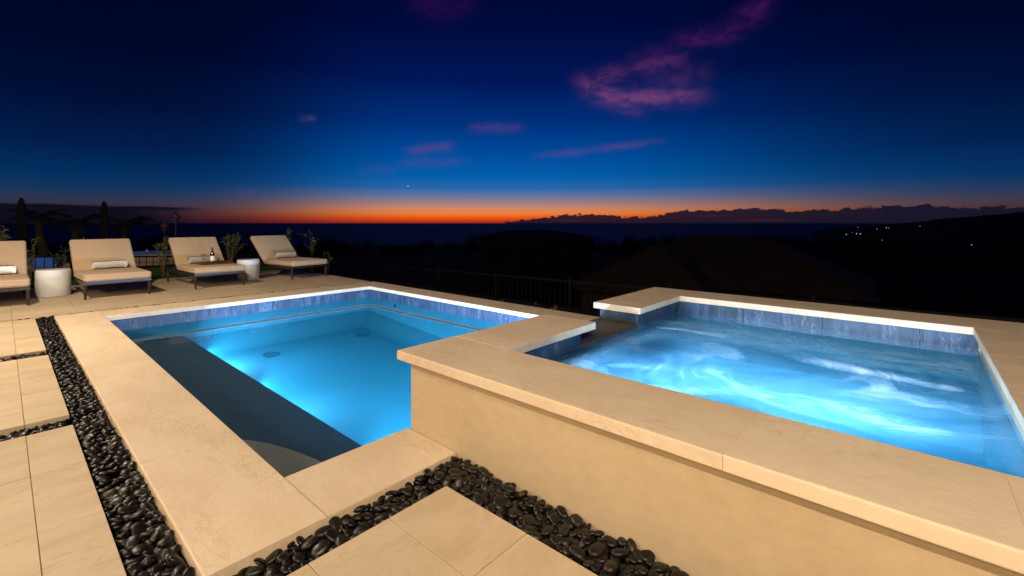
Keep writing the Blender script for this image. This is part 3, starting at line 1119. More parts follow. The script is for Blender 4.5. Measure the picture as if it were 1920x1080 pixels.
def make_lounger():
    root = empty('sun_lounger', (0, 0, 0))
    W, L = 0.84, 1.10
    # frame: the lounger faces -Y, origin between the front feet
    bm = bmesh.new()
    for s in (-1, 1):
        add_box(bm, s * (W / 2 - .02) - .02, s * (W / 2 - .02) + .02, 0.0, 1.78, 0.225, 0.275)
    add_box(bm, -W / 2 + .04, W / 2 - .04, 0.0, 0.04, 0.226, 0.274)
    add_box(bm, -W / 2 + .04, W / 2 - .04, 1.74, 1.78, 0.226, 0.274)
    for y in (0.35, 0.7, 1.05):
        add_box(bm, -W / 2 + .04, W / 2 - .04, y, y + .05, 0.240, 0.262)
    bm_obj('frame', bm, M_BRONZE, root)
    for sx in (-1, 1):
        for y in (0.02, 1.76):
            bm = bmesh.new()
            add_tube(bm, [(0, 0, 0.225), (0, 0, 0.10), (0, 0, 0.0)], [0.026, 0.021, 0.014], 8)
            bm_obj('leg', bm, M_BRONZE, root, (sx * (W / 2 - .022), y, 0))
    # seat cushion
    bm = rbox_bm(W, L + .02, 0.115, 0.035, 3)
    seat = bm_obj('seat_cushion', bm, M_CUSH, root, (0, L / 2 - .02, 0.333), smooth=True)
    # welt cord round the cushion
    bm = bmesh.new()
    for zz in (-0.028, 0.028):
        hw, hl = W / 2 + .001, (L + .02) / 2 + .001
        c = 0.03
        ring = []
        for (qx, qy, a0) in ((hw - c, hl - c, 0), (-hw + c, hl - c, 90), (-hw + c, -hl + c, 180), (hw - c, -hl + c, 270)):
            for k in range(5):
                a = R_(a0 + 22.5 * k)
                ring.append((qx + c * math.cos(a), qy + c * math.sin(a), zz))
        add_tube(bm, ring + [ring[0]], 0.004, 5, cap=False)
    bm_obj('piping', bm, M_CUSH, seat, smooth=True)
    # back: hinged at the seat's rear edge
    ang = R_(42)
    bl = 0.80
    hy_, hz_ = L - 0.01, 0.285
    back = bm_obj('back_cushion', rbox_bm(W, bl, 0.105, 0.035, 3), M_CUSH, root, smooth=True)
    cdir = Vector((0, math.cos(ang), math.sin(ang)))
    ndir = Vector((0, -math.sin(ang), math.cos(ang)))
    cpos = Vector((0, hy_, hz_)) + cdir * (bl / 2 + .02) + ndir * 0.058
    back.location = cpos
    back.rotation_euler = (ang, 0, 0)
    # back frame with two rails, slats and the prop
    bm = bmesh.new()
    for s in (-1, 1):
        add_box(bm, s * (W / 2 - .055) - .015, s * (W / 2 - .055) + .015, 0.0, bl - .02, -.025, 0.0)
    for k in range(4):
        y = 0.05 + k * 0.22
        add_box(bm, -W / 2 + .07, W / 2 - .07, y, y + .05, -.018, -.006)
    bm_obj('back_frame', bm, M_BRONZE, root, (0, hy_ + .01, hz_), (ang, 0, 0))
    bm = bmesh.new()
    a = Vector((0, hy_, hz_)) + cdir * 0.5
    for s in (-1, 1):
        add_tube(bm, [(s * 0.3, a.y, a.z - .03), (s * 0.3, 1.62, 0.26)], 0.010, 6)
    add_tube(bm, [(-0.3, 1.62, 0.26), (0.3, 1.62, 0.26)], 0.010, 6)
    bm_obj('prop', bm, M_BRONZE, root)
    return root


def copy_tree(o, parent=None):
    c = o.copy()
    COL.objects.link(c)
    c.parent = parent
    for ch in list(o.children):
        copy_tree(ch, c)
    return c


proto = make_lounger()
GL = 'loungers in a row at the pool end'
spots = [(-0.135, 9.62, 0.0, 'tan cushioned sun lounger with rolled towel, row end past the wide drum table'),
         (1.270, 9.64, 1.5, 'tan cushioned sun lounger with only a rolled towel, between drum table and the tray lounger'),
         (2.730, 9.69, 2.0, 'tan cushioned sun lounger carrying a tray with wine bottle and glasses'),
         (4.480, 9.87, 9.0, 'tan cushioned sun lounger turned slightly aside at the dark open end of the terrace')]
loungers = []
for i, (x, y, a, lab) in enumerate(spots):
    o = proto if i == 0 else copy_tree(proto)
    o.location = (x, y, 0.001)
    o.rotation_euler = (0, 0, R_(a))
    tag(o, lab, 'sun lounger', GL)
    loungers.append(o)


# rolled towels: one spiral sheet
def towel_mesh():
    bm = bmesh.new()
    Lh = 0.235
    nt = 60
    rows = []
    for k in range(nt + 1):
        s = k / nt
        th = 2 * math.pi * 3.2 * s
        r = 0.012 + 0.066 * s
        wob = 0.002 * math.sin(3 * th + 1)
        rows.append((math.cos(th) * (r + wob), math.sin(th) * (r + wob) * 0.95))
    us = np.linspace(-1, 1, 11)
    grid = []
    for (a, b) in rows:
        grid.append([bm.verts.new((u * Lh + 0.004 * math.sin(9 * a), a, b + 0.0015 * math.sin(u * 7))) for u in us])
    for i in range(nt):
        for j in range(10):
            bm.faces.new((grid[i][j], grid[i + 1][j], grid[i + 1][j + 1], grid[i][j + 1]))
    bmesh.ops.solidify(bm, geom=bm.faces[:], thickness=0.008)
    bmesh.ops.recalc_face_normals(bm, faces=bm.faces)
    me = bpy.data.meshes.new('rolled_towel')
    bm.to_mesh(me)
    bm.free()
    me.polygons.foreach_set('use_smooth', [True] * len(me.polygons))
    me.materials.append(M_TOWEL)
    return me


TM = towel_mesh()
tl = ['rolled white towel on the lounger past the wider drum table, end of the row', 'rolled white towel lying alone on the lounger beside the wider drum table',
      'rolled white towel behind the wine tray', 'rolled white towel on the lounger at the dark open end of the terrace']
for (x, y, a, _), lab, dx in zip(spots, tl, (0.06, 0.03, -0.02, 0.02)):
    ca, sa = math.cos(R_(a)), math.sin(R_(a))
    lx, ly = dx, 0.985
    o = link('rolled_towel', TM)
    o.location = (x + lx * ca - ly * sa, y + lx * sa + ly * ca, 0.001 + 0.391 + 0.080)
    o.rotation_euler = (0, 0, R_(a + 1))
    tag(o, lab, 'towel', 'rolled towels on the loungers')


# drum tables
def drum(x, y, r, h, lab):
    bm = bmesh.new()
    prof = [(r * 0.93, 0.0), (r * 0.965, 0.01), (r, h * 0.5), (r * 0.985, h - .03), (r * 0.97, h - .012), (r * 0.945, h - .002), (r * 0.90, h), (r * 0.3, h - .002), (0.01, h - .003)]
    add_lathe(bm, prof, 56)
    o = bm_obj('drum_table', bm, M_CERAM, loc=(x, y, 0.001), smooth=True)
    tag(o, lab, 'side table', 'white drum tables between loungers')


drum(0.575, 10.62, 0.215, 0.435, 'wide white ceramic drum table between the row end lounger and the next')
drum(3.50, 10.62, 0.215, 0.425, 'slimmer white ceramic drum table beyond the lounger with the wine tray')

# ---- tray with wine on the third lounger
lx3, ly3, a3 = spots[2][0], spots[2][1], R_(spots[2][2])


def on3(u, v):
    return (lx3 + u * math.cos(a3) - v * math.sin(a3), ly3 + u * math.sin(a3) + v * math.cos(a3))


ZS = 0.3915
tx_, ty_ = on3(0.10, 0.66)
tray = empty('serving_tray', (tx_, ty_, ZS), a3 + R_(2), 'dark wooden serving tray with raised rim on tan lounger', 'tray')
box('tray_floor', -0.255, 0.255, -0.17, 0.17, 0.001, 0.012, M_TRAY, tray)
for a in ((-0.27, 0.27, -0.185, -0.17), (-0.27, 0.27, 0.17, 0.185)):
    box('rim', *a, 0.0, 0.042, M_TRAY, tray, bevel=0.003)
for a in ((-0.27, -0.255, -0.169, 0.169), (0.255, 0.27, -0.169, 0.169)):
    box('rim', *a, 0.0, 0.042, M_TRAY, tray, bevel=0.003)
ZT = ZS + 0.0125
bx_, by_ = on3(0.055, 0.64)
bot = empty('wine_bottle', (bx_, by_, ZT), 0, 'dark red wine bottle with white label and red foil on the tray', 'bottle')
bm = bmesh.new()
add_lathe(bm, [(0.033, 0), (0.0375, 0.006), (0.0375, 0.185), (0.034, 0.205), (0.022, 0.225), (0.0150, 0.240), (0.0142, 0.262)], 24)
bm_obj('glass_body', bm, M_WINE, bot, smooth=True)
bm = bmesh.new()
add_lathe(bm, [(0.0150, 0.248), (0.0152, 0.300), (0.0165, 0.302), (0.0165, 0.312), (0.013, 0.314)], 20)
bm_obj('foil', bm, M_FOIL, bot, smooth=True)
bm = bmesh.new()
# label: a curved sheet facing the camera side
va, vb = [], []
for k in range(13):
    a = R_(-90 - 12 + (-75 + 150 * k / 12))
    va.append(bm.verts.new((0.0381 * math.cos(a), 0.0381 * math.sin(a), 0.045)))
    vb.append(bm.verts.new((0.0381 * math.cos(a), 0.0381 * math.sin(a), 0.150)))
for k in range(12):
    bm.faces.new((va[k], va[k + 1], vb[k + 1], vb[k]))
bm_obj('paper_label', bm, M_LABEL, bot, smooth=True)


def wine_glass(u, v, lab):
    gx, gy = on3(u, v)
    g = empty('wine_glass', (gx, gy, ZT), 0, lab, 'wine glass', 'glasses on the tray')
    bm = bmesh.new()
    add_lathe(bm, [(0.034, 0.0), (0.034, 0.002), (0.008, 0.006), (0.0045, 0.012), (0.004, 0.075), (0.006, 0.082)], 20)
    bm_obj('stem', bm, M_GLASS, g, smooth=True)
    bm = bmesh.new()
    pr = [(0.006, 0.082), (0.022, 0.092), (0.036, 0.115), (0.040, 0.135), (0.036, 0.165), (0.030, 0.185)]
    add_lathe(bm, pr + [(r - .0018, z) for r, z in pr[::-1]], 24, close=False)
    bm_obj('bowl', bm, M_GLASS, g, smooth=True)


wine_glass(-0.10, 0.62, 'clear stemmed wine glass on the tray, next to the rolled towel end')
wine_glass(0.17, 0.67, 'clear stemmed wine glass on the tray, behind the wine bottle')
box_op = empty('corkscrew', (*on3(0.215, 0.60), ZT), 0.6, 'small dark corkscrew lying on the wine tray', 'corkscrew')
bm = bmesh.new()
add_tube(bm, [(-0.05, 0, 0.009), (0.05, 0, 0.009)], [0.007, 0.009], 8)
bm_obj('handle', bm, M_STRAP, box_op, smooth=True)
bm = bmesh.new()
add_tube(bm, [(0.05 * 0 + 0.006 * math.sin(k), 0.008 + 0.004 * k, 0.009 + 0.004 * math.cos(k)) for k in range(14)], 0.002, 5)
bm_obj('screw', bm, M_STEEL, box_op)

# ================================================================== YOUNG SHRUBS
def leaf_quad(vs, fs, p, d, up, L, W):
    side = d.cross(up)
    if side.length < 1e-3:
        side = Vector((1, 0, 0))
    side.normalize()
    nrm = side.cross(d).normalized()
    k = len(vs)
    vs += [p, p + d * L * .45 + side * W * .5 + nrm * W * .12, p + d * L, p + d * L * .45 - side * W * .5 + nrm * W * .12]
    fs.append((k, k + 1, k + 2, k + 3))


def shrub(x, y, z, h, nst, spread, nleaf, lab, seed, leafm=None, low=0.5, L=0.10):
    r = random.Random(seed)
    root = empty('young_shrub', (x, y, z), 0, lab, 'shrub', 'young shrubs behind the loungers')
    bm = bmesh.new()
    tips = []
    for s in range(nst):
        a = r.uniform(0, 2 * math.pi)
        sp = spread * r.uniform(0.35, 1)
        hh = h * r.uniform(0.72, 1.0)
        pts = []
        for k in range(7):
            f = k / 6
            pts.append(Vector((math.cos(a) * sp * f ** 1.6 + r.gauss(0, .012), math.sin(a) * sp * f ** 1.6 + r.gauss(0, .012), hh * f)))
        add_tube(bm, pts, [0.012 * (1 - .75 * k / 6) for k in range(7)], 5)
        tips.append(pts)
        for _b in range(2):
            k = r.randrange(3, 6)
            q = pts[k]
            e = q + Vector((r.gauss(0, .10), r.gauss(0, .10), r.uniform(.08, .2) * h))
            bp = [q, (q + e) / 2 + Vector((r.gauss(0, .015), r.gauss(0, .015), 0.01)), e]
            add_tube(bm, bp, [.006, .0045, .003], 4)
            tips.append([q] * 3 + bp)
    bm_obj('stem', bm, M_STEM, root, smooth=True)
    vs, fs = [], []
    for _ in range(nleaf):
        pts = r.choice(tips)
        f = low + (1 - low) * r.random() ** 0.7
        i = min(len(pts) - 2, int(f * (len(pts) - 1)))
        p = pts[i].lerp(pts[i + 1], r.random())
        d = Vector((r.gauss(0, 1), r.gauss(0, 1), r.uniform(-.2, 1.1))).normalized()
        leaf_quad(vs, fs, p, d, Vector((r.gauss(0, .4), r.gauss(0, .4), 1)), L * r.uniform(.6, 1.2), L * .42 * r.uniform(.8, 1.2))
    me = mesh_from(vs, fs)
    link('leaves', me, leafm or M_LEAF, root)


shrub(3.86, 12.95, -0.04, 1.08, 9, 0.26, 190, 'bushy many stemmed young shrub between the tray lounger and slim drum table', 3, low=.55)
shrub(6.02, 13.1, -0.32, 1.30, 3, 0.14, 120, 'thin single stemmed shrub standing past the last lounger over the dark bed', 4, low=.5)
shrub(6.28, 12.7, -0.36, 0.75, 3, 0.15, 45, 'tiny sparse shrub at the foot of the thin single stemmed one', 14, low=.3)
shrub(5.42, 13.3, -0.20, 1.28, 3, 0.10, 110, 'upright shrub peeking over the backrest of the lounger at the open end', 5, low=.45)
shrub(2.42, 12.6, -0.04, 1.02, 5, 0.24, 120, 'loose branched young shrub beside the tray lounger backrest, lawn below', 6, low=.25)
shrub(1.16, 13.0, -0.04, 1.02, 3, 0.13, 70, 'small shrub tip showing above the backrest with the lone towel', 7, low=.6)
shrub(0.10, 13.3, -0.04, 1.16, 5, 0.24, 130, 'leafy shrub above the backrest of the row end lounger', 8, low=.5)
shrub(0.37, 13.1, -0.04, 0.98, 4, 0.16, 70, 'lower shrub beside the row end lounger backrest corner', 9, low=.5)
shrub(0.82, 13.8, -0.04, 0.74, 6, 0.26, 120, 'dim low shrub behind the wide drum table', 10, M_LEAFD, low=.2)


def ground_plant(x, y, z, s, lab, seed, m):
    r = random.Random(seed)
    vs, fs = [], []
    for _ in range(16):
        d = Vector((r.gauss(0, 1), r.gauss(0, 1), r.uniform(.3, 1.4))).normalized()
        leaf_quad(vs, fs, Vector((r.gauss(0, .02), r.gauss(0, .02), 0)), d, Vector((0, 0, 1)), s * r.uniform(.6, 1.2), s * .3)
    o = link('bedding_plant', mesh_from(vs, fs), m, loc=(x, y, z))
    tag(o, lab, 'plant', 'bedding plants along the dark bed')


ground_plant(5.62, 4.15, -0.18, 0.13, 'bright yellow green bedding plant by the spa corner', 1, M_LEAF)
for i, (x, y) in enumerate(((5.55, 5.0), (5.75, 5.35), (5.5, 5.7), (5.9, 4.7))):
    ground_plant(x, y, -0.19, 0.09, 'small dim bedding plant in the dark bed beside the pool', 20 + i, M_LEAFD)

# ================================================================== FENCES
def picket_mesh(h):
    bm = bmesh.new()
    add_box(bm, -.008, .008, -.008, .008, 0, h)
    me = bpy.data.meshes.new('picket')
    bmesh.ops.recalc_face_normals(bm, faces=bm.faces)
    bm.to_mesh(me)
    bm.free()
    me.materials.append(M_FENCE)
    return me


def fence(p0, p1, posts, zb0, zb1, h, lab, spacing=0.13):
    p0, p1 = Vector(p0), Vector(p1)
    d = p1 - p0
    L = d.length
    rz = math.atan2(d.y, d.x)
    root = empty('metal_fence', (p0.x, p0.y, zb0), rz, lab, 'fence')
    slope = (zb1 - zb0) / L
    pm = picket_mesh(h - .12)
    for k in range(posts + 1):
        x = L * k / posts
        zb = slope * x
        bm = bmesh.new()
        add_box(bm, -.03, .03, -.03, .03, -.35, h + .03)
        add_box(bm, -.038, .038, -.038, .038, h + .031, h + .05)
        bm_obj('post', bm, M_FENCE, root, (x, 0, zb))
    for zz, t in ((h - .05, .022), (0.07, .018)):
        bm = bmesh.new()
        vs = add_box(bm, 0, L, -t, t, zz - t, zz + t)
        for v in vs:
            v.co.z += slope * v.co.x
        bm_obj('rail', bm, M_FENCE, root)
    n = int(L / spacing)
    for k in range(1, n):
        x = k * spacing
        o = bpy.data.objects.new('picket', pm)
        COL.objects.link(o)
        o.parent = root
        o.location = (x, 0, slope * x + .06)


fence((7.70, -1.0, 0), (7.70, 15.65, 0), 8, -0.58, -0.80, 0.72, 'low dark metal fence with pickets along the dark hillside bed')
fence((-2.0, 15.75, 0), (7.62, 15.75, 0), 5, -0.20, -0.72, 0.78, 'dark metal picket fence behind the lawn and shrubs', 0.15)

# ================================================================== NEIGHBOUR'S TERRACE
tag(box('neighbour_terrace', -6, 9, 16.9, 30, -3.2, -0.27, M_LAND), kind='structure')
npool = empty('raised_pool', (2.7, 18.5, -0.27), label='neighbouring raised pool with glowing blue waterline behind the picket fence', cat='pool')


def nb(name, x0, x1, y0, y1, z0, z1, m, par, off):
    o = box(name, x0, x1, y0, y1, z0, z1, m, parent=par)
    o.location -= Vector(off)
    return o


O1 = (2.7, 18.5, -0.27)
nb('front_wall', 1.55, 4.6, 17.0, 17.2, -0.27, 0.262, M_WALL, npool, O1)
nb('side_wall', 1.55, 1.75, 17.201, 18, -0.27, 0.24, M_WALL, npool, O1)
nb('side_wall', 4.4, 4.6, 17.201, 18, -0.27, 0.24, M_WALL, npool, O1)
nb('back_wall', 1.55, 4.6, 18.001, 18.2, -0.27, 0.315, M_NPOOL, npool, O1)
nb('basin_floor', 1.76, 4.39, 17.201, 17.99, -0.26, -0.05, M_NPOOL, npool, O1)
nw = box('pool_water_sheet', 1.751, 4.399, 17.202, 17.999, 0.17, 0.2, M_NWATER, npool)
nw.location -= Vector(O1)
lamp('basin_light', 'POINT', (3.1 - O1[0], 17.55 - O1[1], 0.10 - O1[2]), 16, (0.1, 0.4, 1.0), npool, 0.06)
lamp('basin_light', 'POINT', (2.3 - O1[0], 17.55 - O1[1], 0.10 - O1[2]), 16, (0.1, 0.4, 1.0), npool, 0.06)
O2 = (0.8, 17.8, -0.27)
nspa = empty('small_plunge_pool', O2, label='small glowing blue plunge pool seen past the wide drum table', cat='pool')
nb('front_wall', 0.35, 1.25, 17.0, 17.12, -0.27, 0.02, M_WALL, nspa, O2)
nb('side_wall', 0.35, 0.55, 17.121, 18.4, -0.27, 0.10, M_WALL, nspa, O2)
nb('side_wall', 1.00, 1.25, 17.121, 18.4, -0.27, 0.10, M_WALL, nspa, O2)
nb('back_wall', 0.35, 1.25, 18.401, 18.55, -0.27, 0.26, M_NPOOL, nspa, O2)
nb('basin_floor', 0.551, 0.999, 17.121, 18.4, -0.26, -0.12, M_NPOOL, nspa, O2)
lamp('basin_light', 'POINT', (0.77 - O2[0], 17.7 - O2[1], 0.0 - O2[2]), 2.2, (0.1, 0.42, 1.0), nspa, 0.05)


# closed umbrellas
def umbrella(x, y, h, lab):
    root = empty('closed_umbrella', (x, y, -0.27), 0, lab, 'umbrella', 'closed umbrellas on the neighbouring terrace')
    bm = bmesh.new()
    add_lathe(bm, [(0.25, 0), (0.25, 0.06), (0.05, 0.08)], 20)
    bm_obj('base', bm, M_FENCE, root)
    bm = bmesh.new()
    add_tube(bm, [(0, 0, 0.07), (0, 0, h)], 0.024, 10)
    bm_obj('pole', bm, M_BRONZE, root)
    bm = bmesh.new()
    prof = [(0.02, h), (0.06, h - .10), (0.085, h - .3), (0.07, h - .62), (0.10, h - 1.0), (0.13, h - 1.3), (0.11, h - 1.33)]
    rings = []
    for r, z in prof:
        rings.append([bm.verts.new((r * (1 + .22 * math.cos(8 * k * math.pi / 16)) * math.cos(k * math.pi / 16), r * (1 + .22 * math.cos(8 * k * math.pi / 16)) * math.sin(k * math.pi / 16), z)) for k in range(32)])
    for a, b in zip(rings, rings[1:]):
        for k in range(32):
            bm.faces.new((a[k], a[(k + 1) % 32], b[(k + 1) % 32], b[k]))
    bm.faces.new(rings[0])
    bm_obj('folded_canopy', bm, M_CANVAS, root, smooth=True)


umbrella(2.49, 22.0, 2.26, 'closed dark patio umbrella between two palms')
umbrella(0.45, 22.0, 2.30, 'closed dark patio umbrella left of the palms, above the row end lounger')


def torch(x, y, z0, h, s, lab):
    root = empty('garden_torch', (x, y, z0), 0, lab, 'torch', 'unlit garden torches by the loungers')
    bm = bmesh.new()
    add_tube(bm, [(0, 0, 0), (0, 0, h - .32 * s)], 0.018, 8)
    bm_obj('pole', bm, M_STRAP, root)
    bm = bmesh.new()
    add_lathe(bm, [(0.03 * s, h - .34 * s), (0.10 * s, h - .20 * s), (0.11 * s, h - .18 * s)], 14)
    bm_obj('bowl', bm, M_THATCH, root, smooth=True)
    bm = bmesh.new()
    add_lathe(bm, [(0.15 * s, h - .185 * s), (0.08 * s, h - .10 * s), (0.02 * s, h), (0.004, h + .03 * s)], 14)
    bm_obj('cap', bm, M_THATCH, root, smooth=True)


torch(3.57, 17.0, -0.27, 1.82, 1.0, 'tall unlit garden torch with conical cap behind the tray lounger')
torch(3.22, 16.6, -0.27, 1.54, 1.0, 'shorter unlit garden torch just beside the tall torch')


# ---- palms
def palm(x, y, z0, h, nf, fl, lab, seed, hang=0.9):
    r = random.Random(seed)
    root = empty('palm_tree', (x, y, z0), 0, lab, 'palm', 'palms on the neighbouring terrace')
    bm = bmesh.new()
    pts = [Vector((0.06 * math.sin(k * .8), 0, h * k / 8)) for k in range(9)]
    add_tube(bm, pts, [0.15 - .05 * k / 8 + .012 * (k % 2) for k in range(9)], 10)
    bm_obj('trunk', bm, M_BARK, root, smooth=True)
    for f in range(nf):
        a = 2 * math.pi * f / nf + r.uniform(-.2, .2)
        lift = r.uniform(0.35, 1.25)
        L = fl * r.uniform(.8, 1.1)
        vs, fs = [], []
        prev = pts[-1].copy()
        el = lift
        n = 12
        for k in range(n):
            d = Vector((math.cos(a) * math.cos(el), math.sin(a) * math.cos(el), math.sin(el)))
            q = prev + d * (L / n)
            side = Vector((-math.sin(a), math.cos(a), 0))
            w = 0.36 * L * math.sin(math.pi * min(1, (k + 1.2) / (n + .6))) ** .7 * .62
            for s in (-1, 1):
                for sub in (0.0, 0.5):
                    b = prev.lerp(q, sub)
                    tip = b + side * s * w + d * w * .55 - Vector((0, 0, w * .45))
                    kk = len(vs)
                    vs += [b, b + d * (L / n) * .42, tip]
                    fs.append((kk, kk + 1, kk + 2))
            kk = len(vs)
            t_ = 0.014 * (1 - k / n) + .003
            vs += [prev + side * t_, prev - side * t_, q - side * t_, q + side * t_, prev + Vector((0, 0, t_)), q + Vector((0, 0, t_))]
            fs += [(kk, kk + 1, kk + 2, kk + 3), (kk, kk + 3, kk + 5, kk + 4), (kk + 1, kk + 4, kk + 5, kk + 2)]
            prev = q
            el -= hang * 2.1 / n
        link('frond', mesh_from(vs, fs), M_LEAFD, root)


palm(1.85, 22.8, -0.27, 1.40, 13, 1.2, 'dark spreading palm between the closed umbrellas', 2)
palm(3.20, 22.6, -0.27, 1.30, 13, 1.15, 'dark palm to the right of both closed umbrellas', 5)
palm(0.95, 23.4, -0.27, 1.60, 12, 1.15, 'dark palm overlapping the closed umbrella by the row end', 8)

# ================================================================== HOUSES DOWN THE SLOPE
def hip_roof(bm, x0, x1, y0, y1, z0, z1, ridge='y'):
    b = [bm.verts.new(p) for p in ((x0, y0, z0), (x1, y0, z0), (x1, y1, z0), (x0, y1, z0))]
    if ridge == 'y':
        k = (x1 - x0) / 2
        r = [bm.verts.new(((x0 + x1) / 2, y0 + k, z1)), bm.verts.new(((x0 + x1) / 2, y1 - k, z1))]
        bm.faces.new((b[0], b[1], r[0]))
        bm.faces.new((b[1], b[2], r[1], r[0]))
        bm.faces.new((b[2], b[3], r[1]))
        bm.faces.new((b[3], b[0], r[0], r[1]))
    else:
        k = (y1 - y0) / 2
        r = [bm.verts.new((x0 + k, (y0 + y1) / 2, z1)), bm.verts.new((x1 - k, (y0 + y1) / 2, z1))]
        bm.faces.new((b[0], b[1], r[1], r[0]))
        bm.faces.new((b[1], b[2], r[1]))
        bm.faces.new((b[2], b[3], r[0], r[1]))
        bm.faces.new((b[3], b[0], r[0]))
    bm.faces.new(b[::-1])


def window(root, x, y0, y1, z0, z1):
    w = box('window', x - .06, x, y0, y1, z0, z1, M_DARKW, root)
    ym, hz = (y1 - y0) / 2, (z1 - z0) / 2
    for s in (-1, 1):
        a = (-ym + .05, -.02) if s < 0 else (.02, ym - .05)
        box('pane', -.036 - .002, -.032, a[0], a[1], -hz + .05, hz - .05, M_PANE, w)


H1 = (24.5, 8.0, -4.6)
nh = empty('neighbour_house', H1, R_(4), 'dim brown house with hipped tile roof just below the fence by the spa', 'house')
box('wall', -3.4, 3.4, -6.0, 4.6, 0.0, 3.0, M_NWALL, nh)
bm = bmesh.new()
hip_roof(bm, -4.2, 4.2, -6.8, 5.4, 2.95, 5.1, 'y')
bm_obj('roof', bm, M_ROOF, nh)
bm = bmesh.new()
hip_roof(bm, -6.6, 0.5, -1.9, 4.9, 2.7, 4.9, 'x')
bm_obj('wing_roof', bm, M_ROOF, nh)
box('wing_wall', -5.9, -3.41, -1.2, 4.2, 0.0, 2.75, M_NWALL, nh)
for a, b in ((-0.6, 0.8), (1.2, 2.4), (2.8, 3.8)):
    window(nh, -5.9, a, b, 0.9, 2.2)
for a, b in ((-5.2, -4.0), (-3.2, -2.0)):
    window(nh, -3.4, a, b, 0.9, 2.3)

H2p = FWD * 66 + RGT * 66 * (1000 - 960) / 851
fh = empty('flat_roof_house', (H2p.x, H2p.y, -7.6), YAW - R_(90) + R_(8), 'black silhouette of a wide low roofed house against the sea', 'house')
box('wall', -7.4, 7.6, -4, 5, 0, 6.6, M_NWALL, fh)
bm = bmesh.new()
hip_roof(bm, -9.4, 8.9, -5.5, 6.5, 6.6, 7.75, 'x')
bm_obj('roof', bm, M_ROOF, fh)
for a in (-6, -2.5, 1, 4.5):
    w = box('window', a, a + 1.8, -4.06, -4.0, 3.6, 5.4, M_DARKW, fh)
    box('pane', -.8, .8, -.036, -.032, -.8, .8, M_PANE, w)


# ================================================================== TREES ON THE SLOPE
def tree_mesh(seed, nl, wide):
    r = random.Random(seed)
    vs, fs = [], []
    lobes = []
    for _ in range(9):
        a = r.uniform(0, 2 * math.pi)
        q = r.uniform(0, .32) * wide
        lobes.append((Vector((math.cos(a) * q, math.sin(a) * q, r.uniform(.45, .85))), r.uniform(.13, .22)))
    for _ in range(nl):
        c, rad = r.choice(lobes)
        d = Vector((r.gauss(0, 1), r.gauss(0, 1), r.gauss(0, 1))).normalized()
        p = c + Vector((d.x * rad * wide, d.y * rad * wide, d.z * rad * .85)) * r.uniform(.6, 1.05)
        leaf_quad(vs, fs, p, Vector((r.gauss(0, 1), r.gauss(0, 1), r.gauss(0, .6))).normalized(), Vector((0, 0, 1)), r.uniform(.04, .08), .035)
    crown = mesh_from(vs, fs, 'crown')
    crown.materials.append(M_LEAFD)
    bm = bmesh.new()
    add_tube(bm, [(0, 0, -.08), (.01, 0, .2), (0, .01, .5)], [.035, .026, .014], 7)
    for c, rad in lobes[:5]:
        add_tube(bm, [(0, 0, .3), tuple(c * .7 + Vector((0, 0, .1))), tuple(c)], [.015, .01, .004], 5)
    me = bpy.data.meshes.new('trunk')
    bmesh.ops.recalc_face_normals(bm, faces=bm.faces)
    bm.to_mesh(me)
    bm.free()
    me.materials.append(M_BARK)
    return crown, me


TREES = [tree_mesh(40 + i, 1500, w) for i, w in enumerate((1.0, 1.4, 0.8, 1.9))]
GT = 'dark trees on the slope toward the sea'


def slope_tree(px, ytop, D, kind, lab):
    p = FWD * D + RGT * D * (px - 960) / 851
    z = terrain_z(p.length, math.atan2(p.y, p.x))
    top = CAM_H - (ytop - 418) / 851 * D
    h = max(1.5, (top - z) / 0.98)
    crown, trunk = TREES[kind]
    root = empty('tree', (p.x, p.y, z), random.uniform(0, 6.28), lab, 'tree', GT)
    root.scale = (h, h, h)
    for nme, me in (('crown', crown), ('trunk', trunk)):
        o = bpy.data.objects.new(nme, me)
        COL.objects.link(o)
        o.parent = root


rt = random.Random(5)
far_lab = 'dark rounded tree in the black belt of trees before the sea'
for i in range(46):
    px = 560 + i * 23 + rt.uniform(-8, 8)
    if px < 880:
        y = rt.uniform(446, 455)
    elif px < 1180:
        y = rt.uniform(442, 450)
    else:
        y = rt.uniform(436, 446)
    slope_tree(px, y, rt.uniform(110, 240), rt.choice((0, 1, 1, 3)), far_lab)
for i in range(14):
    px = 1500 + i * 34 + rt.uniform(-8, 8)
    slope_tree(px, rt.uniform(438, 470), rt.uniform(50, 120), rt.choice((1, 3)), 'dark tree in the black hillside beneath the far lights')
slope_tree(617, 441, 70, 0, 'lone dark tree rising against the sea past the last lounger')
slope_tree(1385, 437, 60, 1, 'dark tree crown just behind the brown roof')
slope_tree(1480, 434, 75, 3, 'broad dark tree crown right of the brown roof against the sea')
slope_tree(355, 430, 45, 1, 'dark broad tree behind the tray lounger and its torches')
slope_tree(400, 428, 48, 3, 'dark broad tree beyond the bushy many stemmed shrub')
for i in range(8):
    slope_tree(20 + i * 42, rt.uniform(441, 450), rt.uniform(60, 90), rt.choice((1, 3)), 'dark tree low behind the neighbouring terrace')


# far lamps on the headland
def street_lamp(px, py, D, s, lab):
    p = FWD * D + RGT * D * (px - 960) / 851
    z = CAM_H - (py - 418) / 851 * D
    root = empty('street_lamp', (p.x, p.y, z), 0, lab, 'street lamp', 'tiny lights on the dark coast')
    bm = bmesh.new()
    bmesh.ops.create_icosphere(bm, subdivisions=1, radius=s)
    bm_obj('lamp_head', bm, M_FAR, root)
    bm = bmesh.new()
    add_tube(bm, [(0, 0, -s), (0, 0, -14)], [s * .25, s * .3], 6)
    bm_obj('pole', bm, M_FENCE, root)


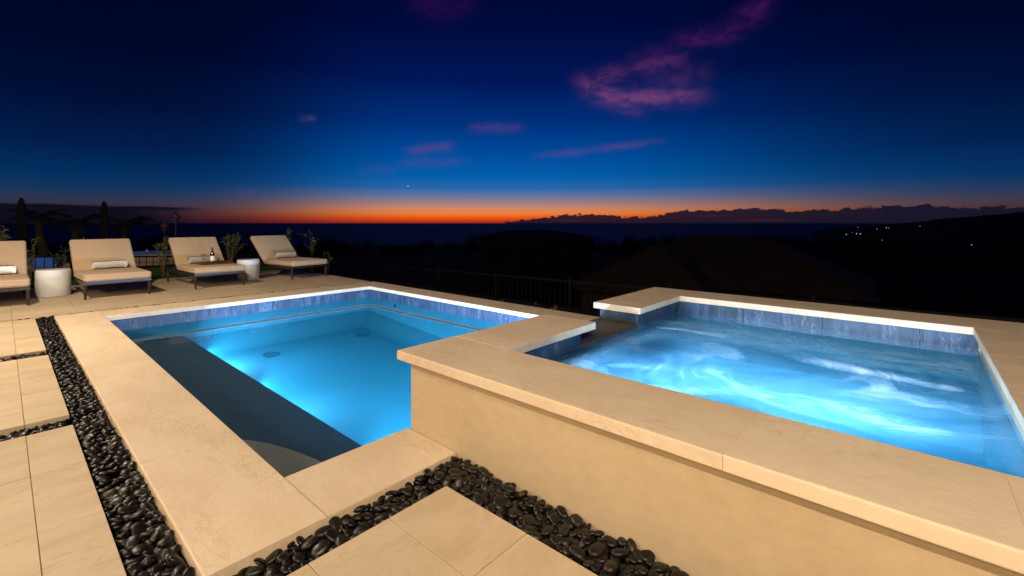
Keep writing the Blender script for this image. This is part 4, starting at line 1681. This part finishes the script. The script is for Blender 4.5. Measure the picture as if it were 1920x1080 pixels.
for px, py, s in ((1587, 439.5, 1.4), (1606, 438, 1.5), (1613, 438.5, 1.6), (1609, 426.5, 0.8), (1598, 436, 0.8), (1644, 429, 1.0), (1662, 426.8, 1.3),
                  (1667, 427, 0.9), (1725, 423.5, 0.9)):
    street_lamp(px, py, 1750, s, 'tiny warm light in the cluster along the dark headland')
street_lamp(1654, 450.5, 900, 0.75, 'single tiny light below the cluster on the headland')
street_lamp(1822, 459, 800, 0.9, 'brightest lone tiny light on the black hillside')
street_lamp(1389, 456, 330, 0.22, 'faint tiny light beside the brown roof')

# ================================================================== OUR HOUSE (beside and behind the viewpoint) WITH ITS LAMPS
house = empty('villa', (-3.2, 2.0, 0), 0, 'cream plastered villa wall and deep eave beside the terrace', 'house')
HO = Vector((-3.2, 2.0, 0))


def hb(name, *a, m, **k):
    o = box(name, *a, m, parent=house, **k)
    o.location -= HO
    return o


hb('wall', -3.3, -3.002, -5.0, 12.1, -0.2, 3.55, m=M_WALL)
hb('eave', -3.3, -0.40, -5.0, 12.1, 3.552, 3.75, m=M_DARKW)
for y in (2.4, 6.6):
    d = hb('sliding_door', -3.0, -2.95, y, y + 2.2, 0.02, 2.4, m=M_DARKW)
    for s in (-1, 1):
        box('pane', .0255, .030, s * .54 - .48, s * .54 + .48, -1.1, 1.1, M_PANE, d)
WARM = (1.0, 0.81, 0.57)


def downlight(x, y, energy, size=0.045):
    bm = bmesh.new()
    add_lathe(bm, [(0.08, 0.0), (0.08, -0.008), (0.062, -0.010)], 20)
    o = bm_obj('downlight', bm, M_CERAM, house, Vector((x, y, 3.551)) - HO)
    bm = bmesh.new()
    add_lathe(bm, [(0.058, -0.0105), (0.02, -0.013)], 20)
    bm_obj('lens', bm, M_WARM, o)
    lamp('eave_light', 'POINT', (0, 0, -0.10), energy, WARM, parent=o, size=size)


def sconce(y, z, energy):
    bm = bmesh.new()
    add_lathe(bm, [(0.06, 0), (0.06, 0.02), (0.045, 0.06)], 20)
    o = bm_obj('wall_lamp', bm, M_BRONZE, house, Vector((-3.0, y, z)) - HO, (0, R_(90), 0))
    bm = bmesh.new()
    add_lathe(bm, [(0.044, 0.0605), (0.03, 0.075)], 20)
    bm_obj('lens', bm, M_WARM, o)
    lamp('wall_light', 'POINT', (0, 0, 0.16), energy, WARM, parent=o, size=0.05)


downlight(-0.6, 7.1, 650)
downlight(-1.5, -1.8, 900)
sconce(1.0, 3.0, 230)
sconce(5.4, 2.6, 270)
